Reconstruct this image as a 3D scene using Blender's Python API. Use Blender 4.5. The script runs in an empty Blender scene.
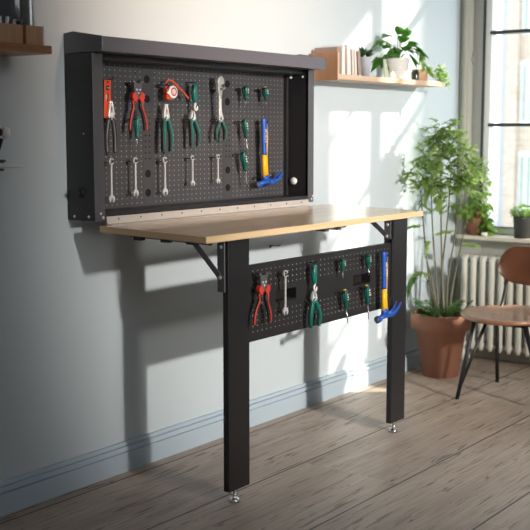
import bpy, bmesh, math, random
from mathutils import Vector, Matrix
R = math.radians
sc = bpy.context.scene
COL = sc.collection
random.seed(7)

# ------------------------------------------------------------------ camera
cam_d = bpy.data.cameras.new('camera'); cam = bpy.data.objects.new('camera', cam_d); COL.objects.link(cam)
cam.location = (-1.7397, -2.633, 1.2041)
cam.rotation_euler = (math.pi/2 - 0.1241, 0, -0.9237)
cam_d.sensor_width = 36; cam_d.lens = 1062.08/530*36
cam_d.clip_start = 0.05; cam_d.clip_end = 200
cam_d.dof.use_dof = True; cam_d.dof.focus_distance = 3.75; cam_d.dof.aperture_fstop = 4.2
sc.camera = cam
sc.view_settings.view_transform = 'Standard'; sc.view_settings.look = 'None'
sc.view_settings.gamma = 1; sc.view_settings.exposure = 0.64
sc.view_settings.use_curve_mapping = False
sc.cycles.use_denoising = True
sc.cycles.max_bounces = 10; sc.cycles.diffuse_bounces = 5; sc.cycles.transparent_max_bounces = 16
sc.cycles.sample_clamp_indirect = 6

# ------------------------------------------------------------------ light
w = bpy.data.worlds.new('sky'); sc.world = w; w.use_nodes = True
bg = w.node_tree.nodes['Background']; bg.inputs[0].default_value = (0.86, 0.94, 1.0, 1); bg.inputs[1].default_value = 2.2

def light(kind, name, loc, aim, energy, color, **kw):
    d = bpy.data.lights.new(name, kind); o = bpy.data.objects.new(name, d); COL.objects.link(o)
    o.location = loc; o.rotation_euler = (Vector(aim)-Vector(loc)).to_track_quat('-Z', 'Y').to_euler()
    d.energy = energy; d.color = color
    for k, v in kw.items(): setattr(d, k, v)
    return o
sun = light('SUN', 'sun', (3.46+2.54*1.09, -2.54, 3.60), (3.46, 0, 1.39), 8.0, (1.0, 0.90, 0.74), angle=R(1.8))
# ceiling spots and added fill lights further back in the room
light('SPOT', 'ceiling_spot', (0.15, -6.4, 2.35), (2.25, 0, 0.9), 1180, (1.0, 0.92, 0.83), spot_size=R(33), spot_blend=1.0, shadow_soft_size=0.11)
light('SPOT', 'low_fill_light', (0.55, -6.2, 0.95), (2.15, 0, 0.8), 200, (1.0, 0.92, 0.83), spot_size=R(33), spot_blend=1.0, shadow_soft_size=0.35)  # added low fill that lifts the shade under the worktop
light('SPOT', 'warm_wall_spot', (1.1, -1.5, 2.9), (1.35, 0, 2.02), 100, (1.0, 0.64, 0.42), spot_size=R(62), spot_blend=1.0, shadow_soft_size=0.15)
light('AREA', 'room_fill', (-0.6, -4.6, 2.9), (0.6, -1.2, 0.0), 19, (0.88, 0.93, 1.0), shape='RECTANGLE', size=2.2, size_y=1.6)  # added soft area fill, not a fixture of the room

# ------------------------------------------------------------------ materials
def mat(name, color, rough=0.6, metal=0.0, noise=0.0, nscale=20, bump=0.0, bscale=200, spec=0.5, coat=0.0):
    m = bpy.data.materials.new(name); m.use_nodes = True
    nt = m.node_tree; b = nt.nodes['Principled BSDF']
    b.inputs['Roughness'].default_value = rough; b.inputs['Metallic'].default_value = metal
    b.inputs['Specular IOR Level'].default_value = spec; b.inputs['Coat Weight'].default_value = coat
    c = (*color, 1); b.inputs['Base Color'].default_value = c
    tc = nt.nodes.new('ShaderNodeTexCoord')
    if noise:
        n = nt.nodes.new('ShaderNodeTexNoise'); n.inputs['Scale'].default_value = nscale; n.inputs['Detail'].default_value = 4
        nt.links.new(tc.outputs['Object'], n.inputs['Vector'])
        mx = nt.nodes.new('ShaderNodeMix'); mx.data_type = 'RGBA'
        mx.inputs[6].default_value = tuple(max(0, x*(1-noise)) for x in color)+(1,)
        mx.inputs[7].default_value = tuple(min(1, x*(1+noise)) for x in color)+(1,)
        nt.links.new(n.outputs['Fac'], mx.inputs[0]); nt.links.new(mx.outputs[2], b.inputs['Base Color'])
    if bump:
        n = nt.nodes.new('ShaderNodeTexNoise'); n.inputs['Scale'].default_value = bscale
        nt.links.new(tc.outputs['Object'], n.inputs['Vector'])
        bp = nt.nodes.new('ShaderNodeBump'); bp.inputs['Strength'].default_value = bump; bp.inputs['Distance'].default_value = 0.002
        nt.links.new(n.outputs['Fac'], bp.inputs['Height']); nt.links.new(bp.outputs['Normal'], b.inputs['Normal'])
    return m

def ramp(nt, stops):
    r = nt.nodes.new('ShaderNodeValToRGB'); e = r.color_ramp.elements
    while len(e) > 1: e.remove(e[-1])
    e[0].position, e[0].color = stops[0][0], (*stops[0][1], 1)
    for p, c in stops[1:]:
        x = e.new(p); x.color = (*c, 1)
    return r

def mathn(nt, op, a, b=None, c=None):
    n = nt.nodes.new('ShaderNodeMath'); n.operation = op
    for i, v in enumerate((a, b, c)):
        if v is None: continue
        if isinstance(v, (int, float)): n.inputs[i].default_value = v
        else: nt.links.new(v, n.inputs[i])
    return n.outputs[0]

def wood(name, c1, c2, scale=(3, 30, 30), rough=0.45, coat=0.0, strips=None, seed=0.0):
    m = bpy.data.materials.new(name); m.use_nodes = True; nt = m.node_tree; b = nt.nodes['Principled BSDF']
    tc = nt.nodes.new('ShaderNodeTexCoord'); mp = nt.nodes.new('ShaderNodeMapping')
    mp.inputs['Scale'].default_value = scale; mp.inputs['Location'].default_value = (seed, seed*1.7, seed*.3)
    nt.links.new(tc.outputs['Object'], mp.inputs[0])
    n = nt.nodes.new('ShaderNodeTexNoise'); n.inputs['Scale'].default_value = 1; n.inputs['Detail'].default_value = 6; n.inputs['Distortion'].default_value = 0.6
    nt.links.new(mp.outputs[0], n.inputs['Vector'])
    r = ramp(nt, [(0.25, c1), (0.75, c2)]); nt.links.new(n.outputs['Fac'], r.inputs[0])
    out = r.outputs[0]
    if strips:
        sp = nt.nodes.new('ShaderNodeSeparateXYZ'); nt.links.new(tc.outputs['Object'], sp.inputs[0])
        fy = mathn(nt, 'FLOOR', mathn(nt, 'DIVIDE', sp.outputs[1], strips))
        fx = mathn(nt, 'FLOOR', mathn(nt, 'DIVIDE', mathn(nt, 'ADD', sp.outputs[0], mathn(nt, 'MULTIPLY', fy, 0.37)), 0.42))
        wn = nt.nodes.new('ShaderNodeTexWhiteNoise'); wn.noise_dimensions = '2D'
        cb = nt.nodes.new('ShaderNodeCombineXYZ'); nt.links.new(fx, cb.inputs[0]); nt.links.new(fy, cb.inputs[1]); nt.links.new(cb.outputs[0], wn.inputs['Vector'])
        mx = nt.nodes.new('ShaderNodeMix'); mx.data_type = 'RGBA'; mx.blend_type = 'MULTIPLY'; mx.inputs[0].default_value = 0.10
        nt.links.new(out, mx.inputs[6]); nt.links.new(wn.outputs['Value'], mx.inputs[7]); out = mx.outputs[2]
    nt.links.new(out, b.inputs['Base Color']); b.inputs['Roughness'].default_value = rough; b.inputs['Coat Weight'].default_value = coat
    b.inputs['Coat Roughness'].default_value = 0.05
    return m

def floor_mat():
    m = bpy.data.materials.new('weathered_floor'); m.use_nodes = True; nt = m.node_tree; b = nt.nodes['Principled BSDF']
    tc = nt.nodes.new('ShaderNodeTexCoord'); sp = nt.nodes.new('ShaderNodeSeparateXYZ'); nt.links.new(tc.outputs['Object'], sp.inputs[0])
    yy = mathn(nt, 'DIVIDE', mathn(nt, 'ADD', sp.outputs[1], 0.465), 0.397)
    idx = mathn(nt, 'FLOOR', yy); fr = mathn(nt, 'FRACT', yy)
    seam = mathn(nt, 'LESS_THAN', mathn(nt, 'ABSOLUTE', mathn(nt, 'SUBTRACT', mathn(nt, 'FRACT', mathn(nt, 'ADD', yy, 0.5)), 0.5)), 0.009)
    # butt joints
    xx = mathn(nt, 'ADD', sp.outputs[0], mathn(nt, 'MULTIPLY', idx, 1.37))
    fx = mathn(nt, 'DIVIDE', xx, 2.9)
    off = mathn(nt, 'ADD', idx, mathn(nt, 'FLOOR', fx))
    wn = nt.nodes.new('ShaderNodeTexWhiteNoise'); wn.noise_dimensions = '1D'; nt.links.new(off, wn.inputs['W'])
    cb = nt.nodes.new('ShaderNodeCombineXYZ')
    nt.links.new(mathn(nt, 'ADD', sp.outputs[0], mathn(nt, 'MULTIPLY', wn.outputs['Value'], 7)), cb.inputs[0])
    nt.links.new(sp.outputs[1], cb.inputs[1]); nt.links.new(mathn(nt, 'MULTIPLY', off, 3.1), cb.inputs[2])
    def noise(sx, sy, detail, dist):
        mp = nt.nodes.new('ShaderNodeMapping'); mp.inputs['Scale'].default_value = (sx, sy, 1); nt.links.new(cb.outputs[0], mp.inputs[0])
        n = nt.nodes.new('ShaderNodeTexNoise'); n.inputs['Scale'].default_value = 1; n.inputs['Detail'].default_value = detail; n.inputs['Distortion'].default_value = dist
        nt.links.new(mp.outputs[0], n.inputs['Vector']); return n.outputs['Fac']
    big = noise(1.3, 6, 5, 1.0)
    fine = noise(4, 95, 4, 0.5)
    crack = noise(3.6, 60, 4, 1.6)
    r1 = ramp(nt, [(0.25, (0.33, 0.25, 0.205)), (0.5, (0.46, 0.365, 0.30)), (0.78, (0.55, 0.45, 0.375))]); nt.links.new(big, r1.inputs[0])
    r2 = ramp(nt, [(0.3, (0.78, 0.78, 0.78)), (0.7, (1.06, 1.06, 1.06))]); nt.links.new(fine, r2.inputs[0])
    mx = nt.nodes.new('ShaderNodeMix'); mx.data_type = 'RGBA'; mx.blend_type = 'MULTIPLY'; mx.inputs[0].default_value = 1
    nt.links.new(r1.outputs[0], mx.inputs[6]); nt.links.new(r2.outputs[0], mx.inputs[7])
    r3 = ramp(nt, [(0.335, (0.25, 0.22, 0.20)), (0.40, (1, 1, 1))]); nt.links.new(crack, r3.inputs[0])
    m2 = nt.nodes.new('ShaderNodeMix'); m2.data_type = 'RGBA'; m2.blend_type = 'MULTIPLY'; m2.inputs[0].default_value = 0.85
    nt.links.new(mx.outputs[2], m2.inputs[6]); nt.links.new(r3.outputs[0], m2.inputs[7])
    m3 = nt.nodes.new('ShaderNodeMix'); m3.data_type = 'RGBA'; m3.inputs[7].default_value = (0.02, 0.016, 0.014, 1)
    nt.links.new(mathn(nt, 'MULTIPLY', seam, 0.9), m3.inputs[0]); nt.links.new(m2.outputs[2], m3.inputs[6])
    nt.links.new(m3.outputs[2], b.inputs['Base Color']); b.inputs['Roughness'].default_value = 0.48
    bp = nt.nodes.new('ShaderNodeBump'); bp.inputs['Strength'].default_value = 0.5; bp.inputs['Distance'].default_value = 0.002
    nt.links.new(mathn(nt, 'ADD', r3.outputs[0], fine), bp.inputs['Height']); nt.links.new(bp.outputs['Normal'], b.inputs['Normal'])
    return m

def peg_mat(name, base, dot, x0, z0, px, pz, bands, holes=()):
    """dark powder coat with rows of punched holes; bands = (xa, xb, za, zb) where the holes run"""
    m = bpy.data.materials.new(name); m.use_nodes = True; nt = m.node_tree; b = nt.nodes['Principled BSDF']
    tc = nt.nodes.new('ShaderNodeTexCoord'); sp = nt.nodes.new('ShaderNodeSeparateXYZ'); nt.links.new(tc.outputs['Object'], sp.inputs[0])
    X, Z = sp.outputs[0], sp.outputs[2]
    def cell(v, o, p): return mathn(nt, 'MULTIPLY', mathn(nt, 'SUBTRACT', mathn(nt, 'FRACT', mathn(nt, 'DIVIDE', mathn(nt, 'SUBTRACT', v, o), p)), 0.5), p)
    dx, dz = cell(X, x0, px), cell(Z, z0, pz)
    d = mathn(nt, 'SQRT', mathn(nt, 'ADD', mathn(nt, 'MULTIPLY', dx, dx), mathn(nt, 'MULTIPLY', dz, dz)))
    hole = mathn(nt, 'LESS_THAN', d, 0.0023)
    tot = None
    for xa, xb, za, zb in bands:
        q = mathn(nt, 'MULTIPLY', mathn(nt, 'MULTIPLY', mathn(nt, 'GREATER_THAN', X, xa), mathn(nt, 'LESS_THAN', X, xb)),
                  mathn(nt, 'MULTIPLY', mathn(nt, 'GREATER_THAN', Z, za), mathn(nt, 'LESS_THAN', Z, zb)))
        tot = q if tot is None else mathn(nt, 'MAXIMUM', tot, q)
    hole = mathn(nt, 'MULTIPLY', hole, tot)
    mx = nt.nodes.new('ShaderNodeMix'); mx.data_type = 'RGBA'; mx.inputs[6].default_value = (*base, 1); mx.inputs[7].default_value = (*dot, 1)
    nt.links.new(hole, mx.inputs[0]); nt.links.new(mx.outputs[2], b.inputs['Base Color'])
    b.inputs['Roughness'].default_value = 0.42; b.inputs['Specular IOR Level'].default_value = 0.6
    return m

def brick_mat(name, c1, c2, mortar, axis='X'):
    m = bpy.data.materials.new(name); m.use_nodes = True; nt = m.node_tree; b = nt.nodes['Principled BSDF']
    tc = nt.nodes.new('ShaderNodeTexCoord'); sp = nt.nodes.new('ShaderNodeSeparateXYZ'); cb = nt.nodes.new('ShaderNodeCombineXYZ')
    nt.links.new(tc.outputs['Object'], sp.inputs[0])
    nt.links.new(mathn(nt, 'ADD', sp.outputs[0], sp.outputs[1]), cb.inputs[0]); nt.links.new(sp.outputs[2], cb.inputs[1])
    br = nt.nodes.new('ShaderNodeTexBrick'); br.inputs['Scale'].default_value = 1
    br.inputs['Brick Width'].default_value = 0.30; br.inputs['Row Height'].default_value = 0.12; br.inputs['Mortar Size'].default_value = 0.008
    br.inputs['Color1'].default_value = (*c1, 1); br.inputs['Color2'].default_value = (*c2, 1); br.inputs['Mortar'].default_value = (*mortar, 1)
    nt.links.new(cb.outputs[0], br.inputs['Vector']); nt.links.new(br.outputs['Color'], b.inputs['Base Color']); b.inputs['Roughness'].default_value = 0.9
    return m

def leaf_mat(name, c1, c2, trans=0.35, scale=9):
    m = bpy.data.materials.new(name); m.use_nodes = True; nt = m.node_tree; b = nt.nodes['Principled BSDF']; out = nt.nodes['Material Output']
    tc = nt.nodes.new('ShaderNodeTexCoord'); n = nt.nodes.new('ShaderNodeTexNoise'); n.inputs['Scale'].default_value = scale; n.inputs['Detail'].default_value = 3
    nt.links.new(tc.outputs['Object'], n.inputs['Vector']); r = ramp(nt, [(0.3, c1), (0.7, c2)]); nt.links.new(n.outputs['Fac'], r.inputs[0])
    nt.links.new(r.outputs[0], b.inputs['Base Color']); b.inputs['Roughness'].default_value = 0.5
    t = nt.nodes.new('ShaderNodeBsdfTranslucent'); nt.links.new(r.outputs[0], t.inputs[0])
    mx = nt.nodes.new('ShaderNodeMixShader'); mx.inputs[0].default_value = trans
    nt.links.new(b.outputs[0], mx.inputs[1]); nt.links.new(t.outputs[0], mx.inputs[2]); nt.links.new(mx.outputs[0], out.inputs[0])
    return m

def glass_mat(name, tint=(1, 1, 1), gloss=0.06):
    m = bpy.data.materials.new(name); m.use_nodes = True; nt = m.node_tree; out = nt.nodes['Material Output']
    nt.nodes.remove(nt.nodes['Principled BSDF'])
    t = nt.nodes.new('ShaderNodeBsdfTransparent'); t.inputs[0].default_value = (*tint, 1)
    g = nt.nodes.new('ShaderNodeBsdfGlossy'); g.inputs['Roughness'].default_value = 0.02
    mx = nt.nodes.new('ShaderNodeMixShader'); mx.inputs[0].default_value = gloss
    nt.links.new(t.outputs[0], mx.inputs[1]); nt.links.new(g.outputs[0], mx.inputs[2]); nt.links.new(mx.outputs[0], out.inputs[0])
    return m

M = dict(
    wall=mat('wall_paint', (0.55, 0.632, 0.685), 0.85, noise=0.03, nscale=3, bump=0.05, bscale=60),
    wall2=mat('grey_wall_paint', (0.50, 0.51, 0.46), 0.8, noise=0.03, nscale=3),
    room=mat('room_paint', (0.5, 0.5, 0.5), 0.9, noise=0.03, nscale=3),
    ceil=mat('ceiling_paint', (0.72, 0.70, 0.66), 0.9, noise=0.02, nscale=3),
    base=mat('baseboard_paint', (0.45, 0.55, 0.64), 0.5, noise=0.02, nscale=4),
    floor=floor_mat(),
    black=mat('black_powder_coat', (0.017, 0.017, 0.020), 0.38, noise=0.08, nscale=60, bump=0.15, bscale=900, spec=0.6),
    hood_lit=mat('hood_lit_coat', (0.12, 0.12, 0.145), 0.36, noise=0.04, nscale=60, bump=0.12, bscale=900, spec=0.6),  # black coat lightened, light on the hood front put into the colour
    flange_lit=mat('flange_lit_coat', (0.085, 0.085, 0.098), 0.36, noise=0.05, nscale=60, bump=0.12, bscale=900, spec=0.6),  # same coat as the side panels, lightened to paint the lit front
    hole=mat('hole_shade', (0.004, 0.004, 0.004), 0.9, noise=0.1),
    chrome=mat('chrome', (0.93, 0.94, 0.95), 0.25, metal=0.4, noise=0.04, nscale=80),
    satin=mat('satin_steel', (0.76, 0.77, 0.78), 0.3, metal=0.4, noise=0.06, nscale=90),
    wrench_chrome=mat('wrench_chrome', (0.88, 0.88, 0.88), 0.2, metal=0.65, noise=0.05, nscale=60),
    bright_metal=mat('bright_metal', (0.75, 0.75, 0.76), 0.2, metal=1, noise=0.05, nscale=60),
    steel=mat('hinge_steel', (0.62, 0.57, 0.53), 0.4, metal=0.3, noise=0.1, nscale=40),
    darksteel=mat('dark_steel', (0.13, 0.13, 0.14), 0.4, metal=0.3, noise=0.1, nscale=70),
    green=mat('green_rubber', (0.0, 0.155, 0.125), 0.42, noise=0.1, nscale=60),
    dkgreen=mat('dark_green_plastic', (0.002, 0.075, 0.06), 0.35, noise=0.1, nscale=60),
    blackrub=mat('black_rubber', (0.012, 0.012, 0.014), 0.45, noise=0.1, nscale=60),
    red=mat('red_rubber', (0.62, 0.045, 0.03), 0.42, noise=0.08, nscale=60),
    orange=mat('orange_red_plastic', (0.75, 0.085, 0.025), 0.4, noise=0.06, nscale=50),
    blue=mat('blue_rubber', (0.015, 0.085, 0.42), 0.38, noise=0.08, nscale=60),
    yellow=mat('yellow_rubber', (0.85, 0.47, 0.01), 0.42, noise=0.05, nscale=60),
    white=mat('white_plastic', (0.85, 0.85, 0.84), 0.4, noise=0.03, nscale=40),
    terra=mat('terracotta', (0.31, 0.14, 0.085), 0.8, noise=0.14, nscale=14, bump=0.2, bscale=90),
    soil=mat('potting_soil', (0.03, 0.02, 0.014), 1.0, noise=0.4, nscale=60, bump=1, bscale=80),
    radiator=mat('radiator_enamel', (0.66, 0.66, 0.60), 0.4, noise=0.03, nscale=10),
    frame_w=mat('window_white', (0.90, 0.91, 0.91), 0.45, noise=0.02, nscale=10),
    frame_g=mat('window_grey', (0.40, 0.40, 0.385), 0.5, noise=0.04, nscale=10),
    gasket=mat('window_bar_green_grey', (0.035, 0.05, 0.055), 0.5, noise=0.1, nscale=10),
    casing=mat('casing_paint', (0.48, 0.47, 0.41), 0.6, noise=0.03, nscale=6),
    sill=mat('sill_stone', (0.72, 0.66, 0.56), 0.5, noise=0.08, nscale=12),
    glass=glass_mat('window_glass', (0.97, 0.985, 0.98), 0.05),
    bamboo=wood('bamboo_top', (0.72, 0.51, 0.33), (0.80, 0.59, 0.39), (3.0, 70, 70), 0.27, coat=0.35, strips=0.03),
    edge=wood('bamboo_edge', (0.76, 0.52, 0.28), (0.90, 0.68, 0.42), (6, 6, 160), 0.45),
    shelf_d=wood('dark_shelf_wood', (0.26, 0.11, 0.048), (0.44, 0.21, 0.10), (2, 30, 60), 0.4),
    box_d=wood('box_wood', (0.36, 0.19, 0.10), (0.54, 0.31, 0.18), (60, 60, 4), 0.55, seed=3),
    shelf_l=wood('light_shelf_wood', (0.52, 0.36, 0.24), (0.66, 0.49, 0.35), (3, 40, 60), 0.5, seed=5),
    shelf_s=wood('shelf_end_wood', (0.34, 0.175, 0.09), (0.44, 0.24, 0.13), (30, 30, 3), 0.5, seed=8),
    chairw=wood('chair_walnut', (0.20, 0.085, 0.04), (0.36, 0.175, 0.095), (14, 3, 14), 0.3, coat=0.3, seed=2),
    chairb=wood('chair_back_leather_brown', (0.085, 0.030, 0.014), (0.125, 0.046, 0.022), (8, 8, 8), 0.4, seed=4),
    bark=mat('cane_bark', (0.12, 0.11, 0.075), 0.8, noise=0.3, nscale=40),
    stemg=mat('green_stem', (0.12, 0.22, 0.05), 0.6, noise=0.2, nscale=30),
    leaf=leaf_mat('tree_leaf', (0.20, 0.34, 0.07), (0.46, 0.60, 0.22), 0.5, 10),
    leafd=leaf_mat('dark_fern_leaf', (0.03, 0.10, 0.022), (0.09, 0.20, 0.05), 0.25, 20),
    leafp=leaf_mat('philodendron_leaf', (0.045, 0.19, 0.025), (0.13, 0.36, 0.06), 0.35, 20),
    leafv=leaf_mat('vine_leaf', (0.20, 0.40, 0.05), (0.42, 0.60, 0.16), 0.4, 25),
    leafs=leaf_mat('succulent_leaf', (0.02, 0.07, 0.03), (0.07, 0.16, 0.07), 0.1, 30),
    pot_w=mat('white_ceramic', (0.66, 0.66, 0.65), 0.5, noise=0.03, nscale=30),
    pot_g=mat('grey_ceramic', (0.45, 0.49, 0.58), 0.6, noise=0.05, nscale=30),
    pot_d=mat('charcoal_pot', (0.055, 0.06, 0.06), 0.6, noise=0.1, nscale=30),
    jar=mat('dark_glass_jar', (0.03, 0.045, 0.03), 0.1, noise=0.2, nscale=30, spec=0.8),
    paper=mat('cream_pages', (0.68, 0.64, 0.58), 0.9, noise=0.06, nscale=60),
    paperw=mat('white_cover', (0.74, 0.74, 0.74), 0.7, noise=0.04, nscale=60),
    taupe=mat('taupe_cover', (0.36, 0.27, 0.22), 0.7, noise=0.06, nscale=60),
    sage=mat('sage_card', (0.45, 0.52, 0.42), 0.7, noise=0.05, nscale=40),
    vase=mat('smoky_glass_vase', (0.10, 0.11, 0.115), 0.15, noise=0.2, nscale=6, spec=0.8, coat=0.5),
    vase_glint=mat('glass_highlight', (0.60, 0.70, 0.80), 0.15, noise=0.1, nscale=20),  # colour of the painted highlights on the vase
    brick=brick_mat('pale_brick', (0.42, 0.33, 0.26), (0.54, 0.45, 0.37), (0.46, 0.43, 0.39)),
    render_w=mat('pale_render', (0.40, 0.41, 0.44), 0.9, noise=0.1, nscale=3),
    ext_glass=mat('facade_glass', (0.30, 0.36, 0.32), 0.2, noise=0.2, nscale=3),
)
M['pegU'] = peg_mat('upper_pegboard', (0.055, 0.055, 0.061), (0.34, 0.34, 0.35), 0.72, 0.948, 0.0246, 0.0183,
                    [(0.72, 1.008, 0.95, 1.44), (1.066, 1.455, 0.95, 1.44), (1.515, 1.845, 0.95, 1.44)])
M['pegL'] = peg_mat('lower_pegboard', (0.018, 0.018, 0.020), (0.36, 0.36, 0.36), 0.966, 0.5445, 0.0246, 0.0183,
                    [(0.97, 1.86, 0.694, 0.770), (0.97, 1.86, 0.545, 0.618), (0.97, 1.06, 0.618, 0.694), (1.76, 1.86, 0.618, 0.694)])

# ------------------------------------------------------------------ helpers
def link(name, me, m, parent=None, smooth=False, loc=None):
    o = bpy.data.objects.new(name, me); COL.objects.link(o)
    for x in (m if isinstance(m, (list, tuple)) else [m]): me.materials.append(M[x] if isinstance(x, str) else x)
    if smooth:
        for p in me.polygons: p.use_smooth = True
    if parent: o.parent = parent
    if loc: o.location = loc
    return o
def fin(bm, name, m, parent=None, bevel=0.0, smooth=False, seg=2, auto=None):
    bmesh.ops.recalc_face_normals(bm, faces=bm.faces)
    me = bpy.data.meshes.new(name); bm.to_mesh(me); bm.free()
    o = link(name, me, m, parent, smooth)
    if bevel:
        b = o.modifiers.new('bevel', 'BEVEL'); b.width = bevel; b.segments = seg; b.limit_method = 'ANGLE'; b.angle_limit = R(40)
    return o
def box(bm, x0, x1, y0, y1, z0, z1, mi=0):
    vs = [bm.verts.new((x, y, z)) for x in (x0, x1) for y in (y0, y1) for z in (z0, z1)]
    for f in ((0, 1, 3, 2), (4, 6, 7, 5), (0, 4, 5, 1), (2, 3, 7, 6), (0, 2, 6, 4), (1, 5, 7, 3)):
        fc = bm.faces.new([vs[i] for i in f]); fc.material_index = mi
def boxo(name, x0, x1, y0, y1, z0, z1, m, parent=None, bevel=0.0015):
    bm = bmesh.new(); box(bm, x0, x1, y0, y1, z0, z1); return fin(bm, name, m, parent, bevel)
def prism_xz(bm, pts, y0, y1, mi=0):
    """outline in x,z given a thickness in y"""
    a = [bm.verts.new((x, y0, z)) for x, z in pts]; b = [bm.verts.new((x, y1, z)) for x, z in pts]
    n = len(pts); fs = [bm.faces.new(a), bm.faces.new(b[::-1])]
    for i in range(n): fs.append(bm.faces.new((a[i], a[(i+1) % n], b[(i+1) % n], b[i])))
    for f in fs: f.material_index = mi
def prism_yz(bm, pts, x0, x1):
    a = [bm.verts.new((x0, y, z)) for y, z in pts]; b = [bm.verts.new((x1, y, z)) for y, z in pts]
    n = len(pts); bm.faces.new(a); bm.faces.new(b[::-1])
    for i in range(n): bm.faces.new((a[i], a[(i+1) % n], b[(i+1) % n], b[i]))
def tube(bm, pts, rad, n=10, flat=1.0, mi=0, cap=True):
    """tube through points; rad a number or list; flat squashes in y"""
    pts = [Vector(p) for p in pts]; rad = rad if isinstance(rad, (list, tuple)) else [rad]*len(pts)
    rings = []
    up = Vector((0, 1, 0))
    for i, p in enumerate(pts):
        t = (pts[min(i+1, len(pts)-1)]-pts[max(i-1, 0)]).normalized()
        u = up - t*up.dot(t)
        if u.length < 0.05: u = Vector((1, 0, 0)) - t*t.x
        u.normalize(); v = t.cross(u)
        rings.append([bm.verts.new(p + u*math.cos(2*math.pi*k/n)*rad[i]*flat + v*math.sin(2*math.pi*k/n)*rad[i]) for k in range(n)])
    fs = []
    for a, b in zip(rings, rings[1:]):
        for k in range(n): fs.append(bm.faces.new((a[k], a[(k+1) % n], b[(k+1) % n], b[k])))
    if cap: fs.append(bm.faces.new(rings[0])); fs.append(bm.faces.new(rings[-1][::-1]))
    for f in fs: f.material_index = mi; f.smooth = True
def curve(pts, k=6):
    """Catmull-Rom smoothing"""
    P = [Vector(p) for p in pts]; P = [P[0]*2-P[1]]+P+[P[-1]*2-P[-2]]; out = []
    for i in range(1, len(P)-2):
        for j in range(k):
            t = j/k; a, b, c, d = P[i-1:i+3]
            out.append(0.5*((2*b)+(c-a)*t+(2*a-5*b+4*c-d)*t*t+(3*b-a-3*c+d)*t**3))
    out.append(P[-2]); return out
def lathe(bm, prof, n=24, c=(0, 0, 0), mi=0, axis='z'):
    rings = []
    for r, z in prof:
        ring = []
        for k in range(n):
            a = 2*math.pi*k/n; q = (r*math.cos(a), r*math.sin(a), z)
            if axis == 'y': q = (q[0], -q[2], q[1])
            if axis == 'x': q = (q[2], q[0], q[1])
            ring.append(bm.verts.new((c[0]+q[0], c[1]+q[1], c[2]+q[2])))
        rings.append(ring)
    for a, b in zip(rings, rings[1:]):
        for k in range(n):
            f = bm.faces.new((a[k], a[(k+1) % n], b[(k+1) % n], b[k])); f.smooth = True; f.material_index = mi
    for rg in (rings[0], rings[-1]):
        f = bm.faces.new(rg); f.material_index = mi
def thing(name, label, cat, loc=(0, 0, 0), group=None):
    o = bpy.data.objects.new(name, None); COL.objects.link(o); o.location = loc; o.empty_display_size = 0.05
    return tag(o, label, cat, group)
def tag(o, label, cat, group=None):
    o['label'] = label; o['category'] = cat
    if group: o['group'] = group
    return o
def struct(name, bm, m, bevel=0.0):
    o = fin(bm, name, m, None, bevel); o['kind'] = 'structure'; return o
def sbox(name, x0, x1, y0, y1, z0, z1, m, bevel=0.0):
    bm = bmesh.new(); box(bm, x0, x1, y0, y1, z0, z1); return struct(name, bm, m, bevel)

# ------------------------------------------------------------------ room
XL, XR, YF, H = -2.6, 3.46, -7.0, 3.0
sbox('floor', XL, XR+0.2, YF, 0.0, -0.1, 0.0, 'floor')
sbox('wall_back', XL, XR+0.2, 0.0, 0.15, 0, H, 'wall')
sbox('wall_left', XL-0.15, XL, YF, 0.0, 0, H, 'room')
sbox('wall_front', XL, XR+0.2, YF-0.15, YF, 0, H, 'room')
sbox('ceiling', XL, XR+0.2, YF, 0.15, H, H+0.1, 'ceil')
WY0, WY1, WZ0, WZ1 = -1.30, -0.06, 0.645, 2.66
bm = bmesh.new()
box(bm, XR, XR+0.2, YF, WY0, 0, H); box(bm, XR, XR+0.2, WY1, 0.0, 0, H)
box(bm, XR, XR+0.2, WY0, WY1, 0, WZ0); box(bm, XR, XR+0.2, WY0, WY1, WZ1, H)
struct('wall_right', bm, 'wall2')
# moulded baseboard along the back wall, plain one on the window wall
bm = bmesh.new()
prof = [(0, 0), (-0.020, 0), (-0.020, 0.070), (-0.012, 0.072), (-0.012, 0.075), (-0.020, 0.077), (-0.017, 0.090), (-0.007, 0.092), (-0.007, 0.096), (-0.013, 0.097), (-0.010, 0.106), (0, 0.107)]
prism_yz(bm, prof, XL, XR); struct('baseboard_back', bm, 'base')
sbox('baseboard_right', XR-0.015, XR, YF, -0.017, 0, 0.10, 'casing', 0.003)
# casing strips between the corner and the window
bm = bmesh.new()
box(bm, XR-0.012, XR, -0.058, -0.020, 0.665, H); box(bm, XR-0.022, XR, -0.050, -0.030, 0.665, H)
struct('trim_1', bm, 'casing', 0.004)
# window
fr = bmesh.new()
X0, X1 = 3.50, 3.57
box(fr, X0, X1, -0.115, WY1, 0.665, WZ1); box(fr, X0, X1, WY0, -1.245, 0.665, WZ1); box(fr, X0, X1, -1.245, -0.115, 2.59, WZ1)
wf = struct('window_1', fr, 'frame_g', 0.003)
s = bmesh.new()
for a, b in ((-0.158, -0.122), (-1.238, -1.205), (-0.885, -0.815)): box(s, X0+0.01, X1-0.005, a, b, 0.667, 2.59)
box(s, X0+0.01, X1-0.005, -1.238, -0.122, 0.667, 0.700); box(s, X0+0.01, X1-0.005, -1.238, -0.122, 2.56, 2.59)
o = fin(s, 'window_sash', 'frame_w', wf, 0.003)
s = bmesh.new()
box(s, X0-0.002, X1-0.008, -0.124, -0.1145, 0.667, 2.59); box(s, X0+0.012, X1-0.01, -1.205, -0.158, 0.700, 0.706)
for z in (1.244, 1.724, 2.20): box(s, X0+0.005, X1-0.012, -1.205, -0.150, z-0.0085, z+0.0085)
fin(s, 'glazing_bars', 'gasket', wf, 0.002)
boxo('window_pane', 3.545, 3.549, -1.21, -0.15, 0.69, 2.57, 'glass', wf, 0)
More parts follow.
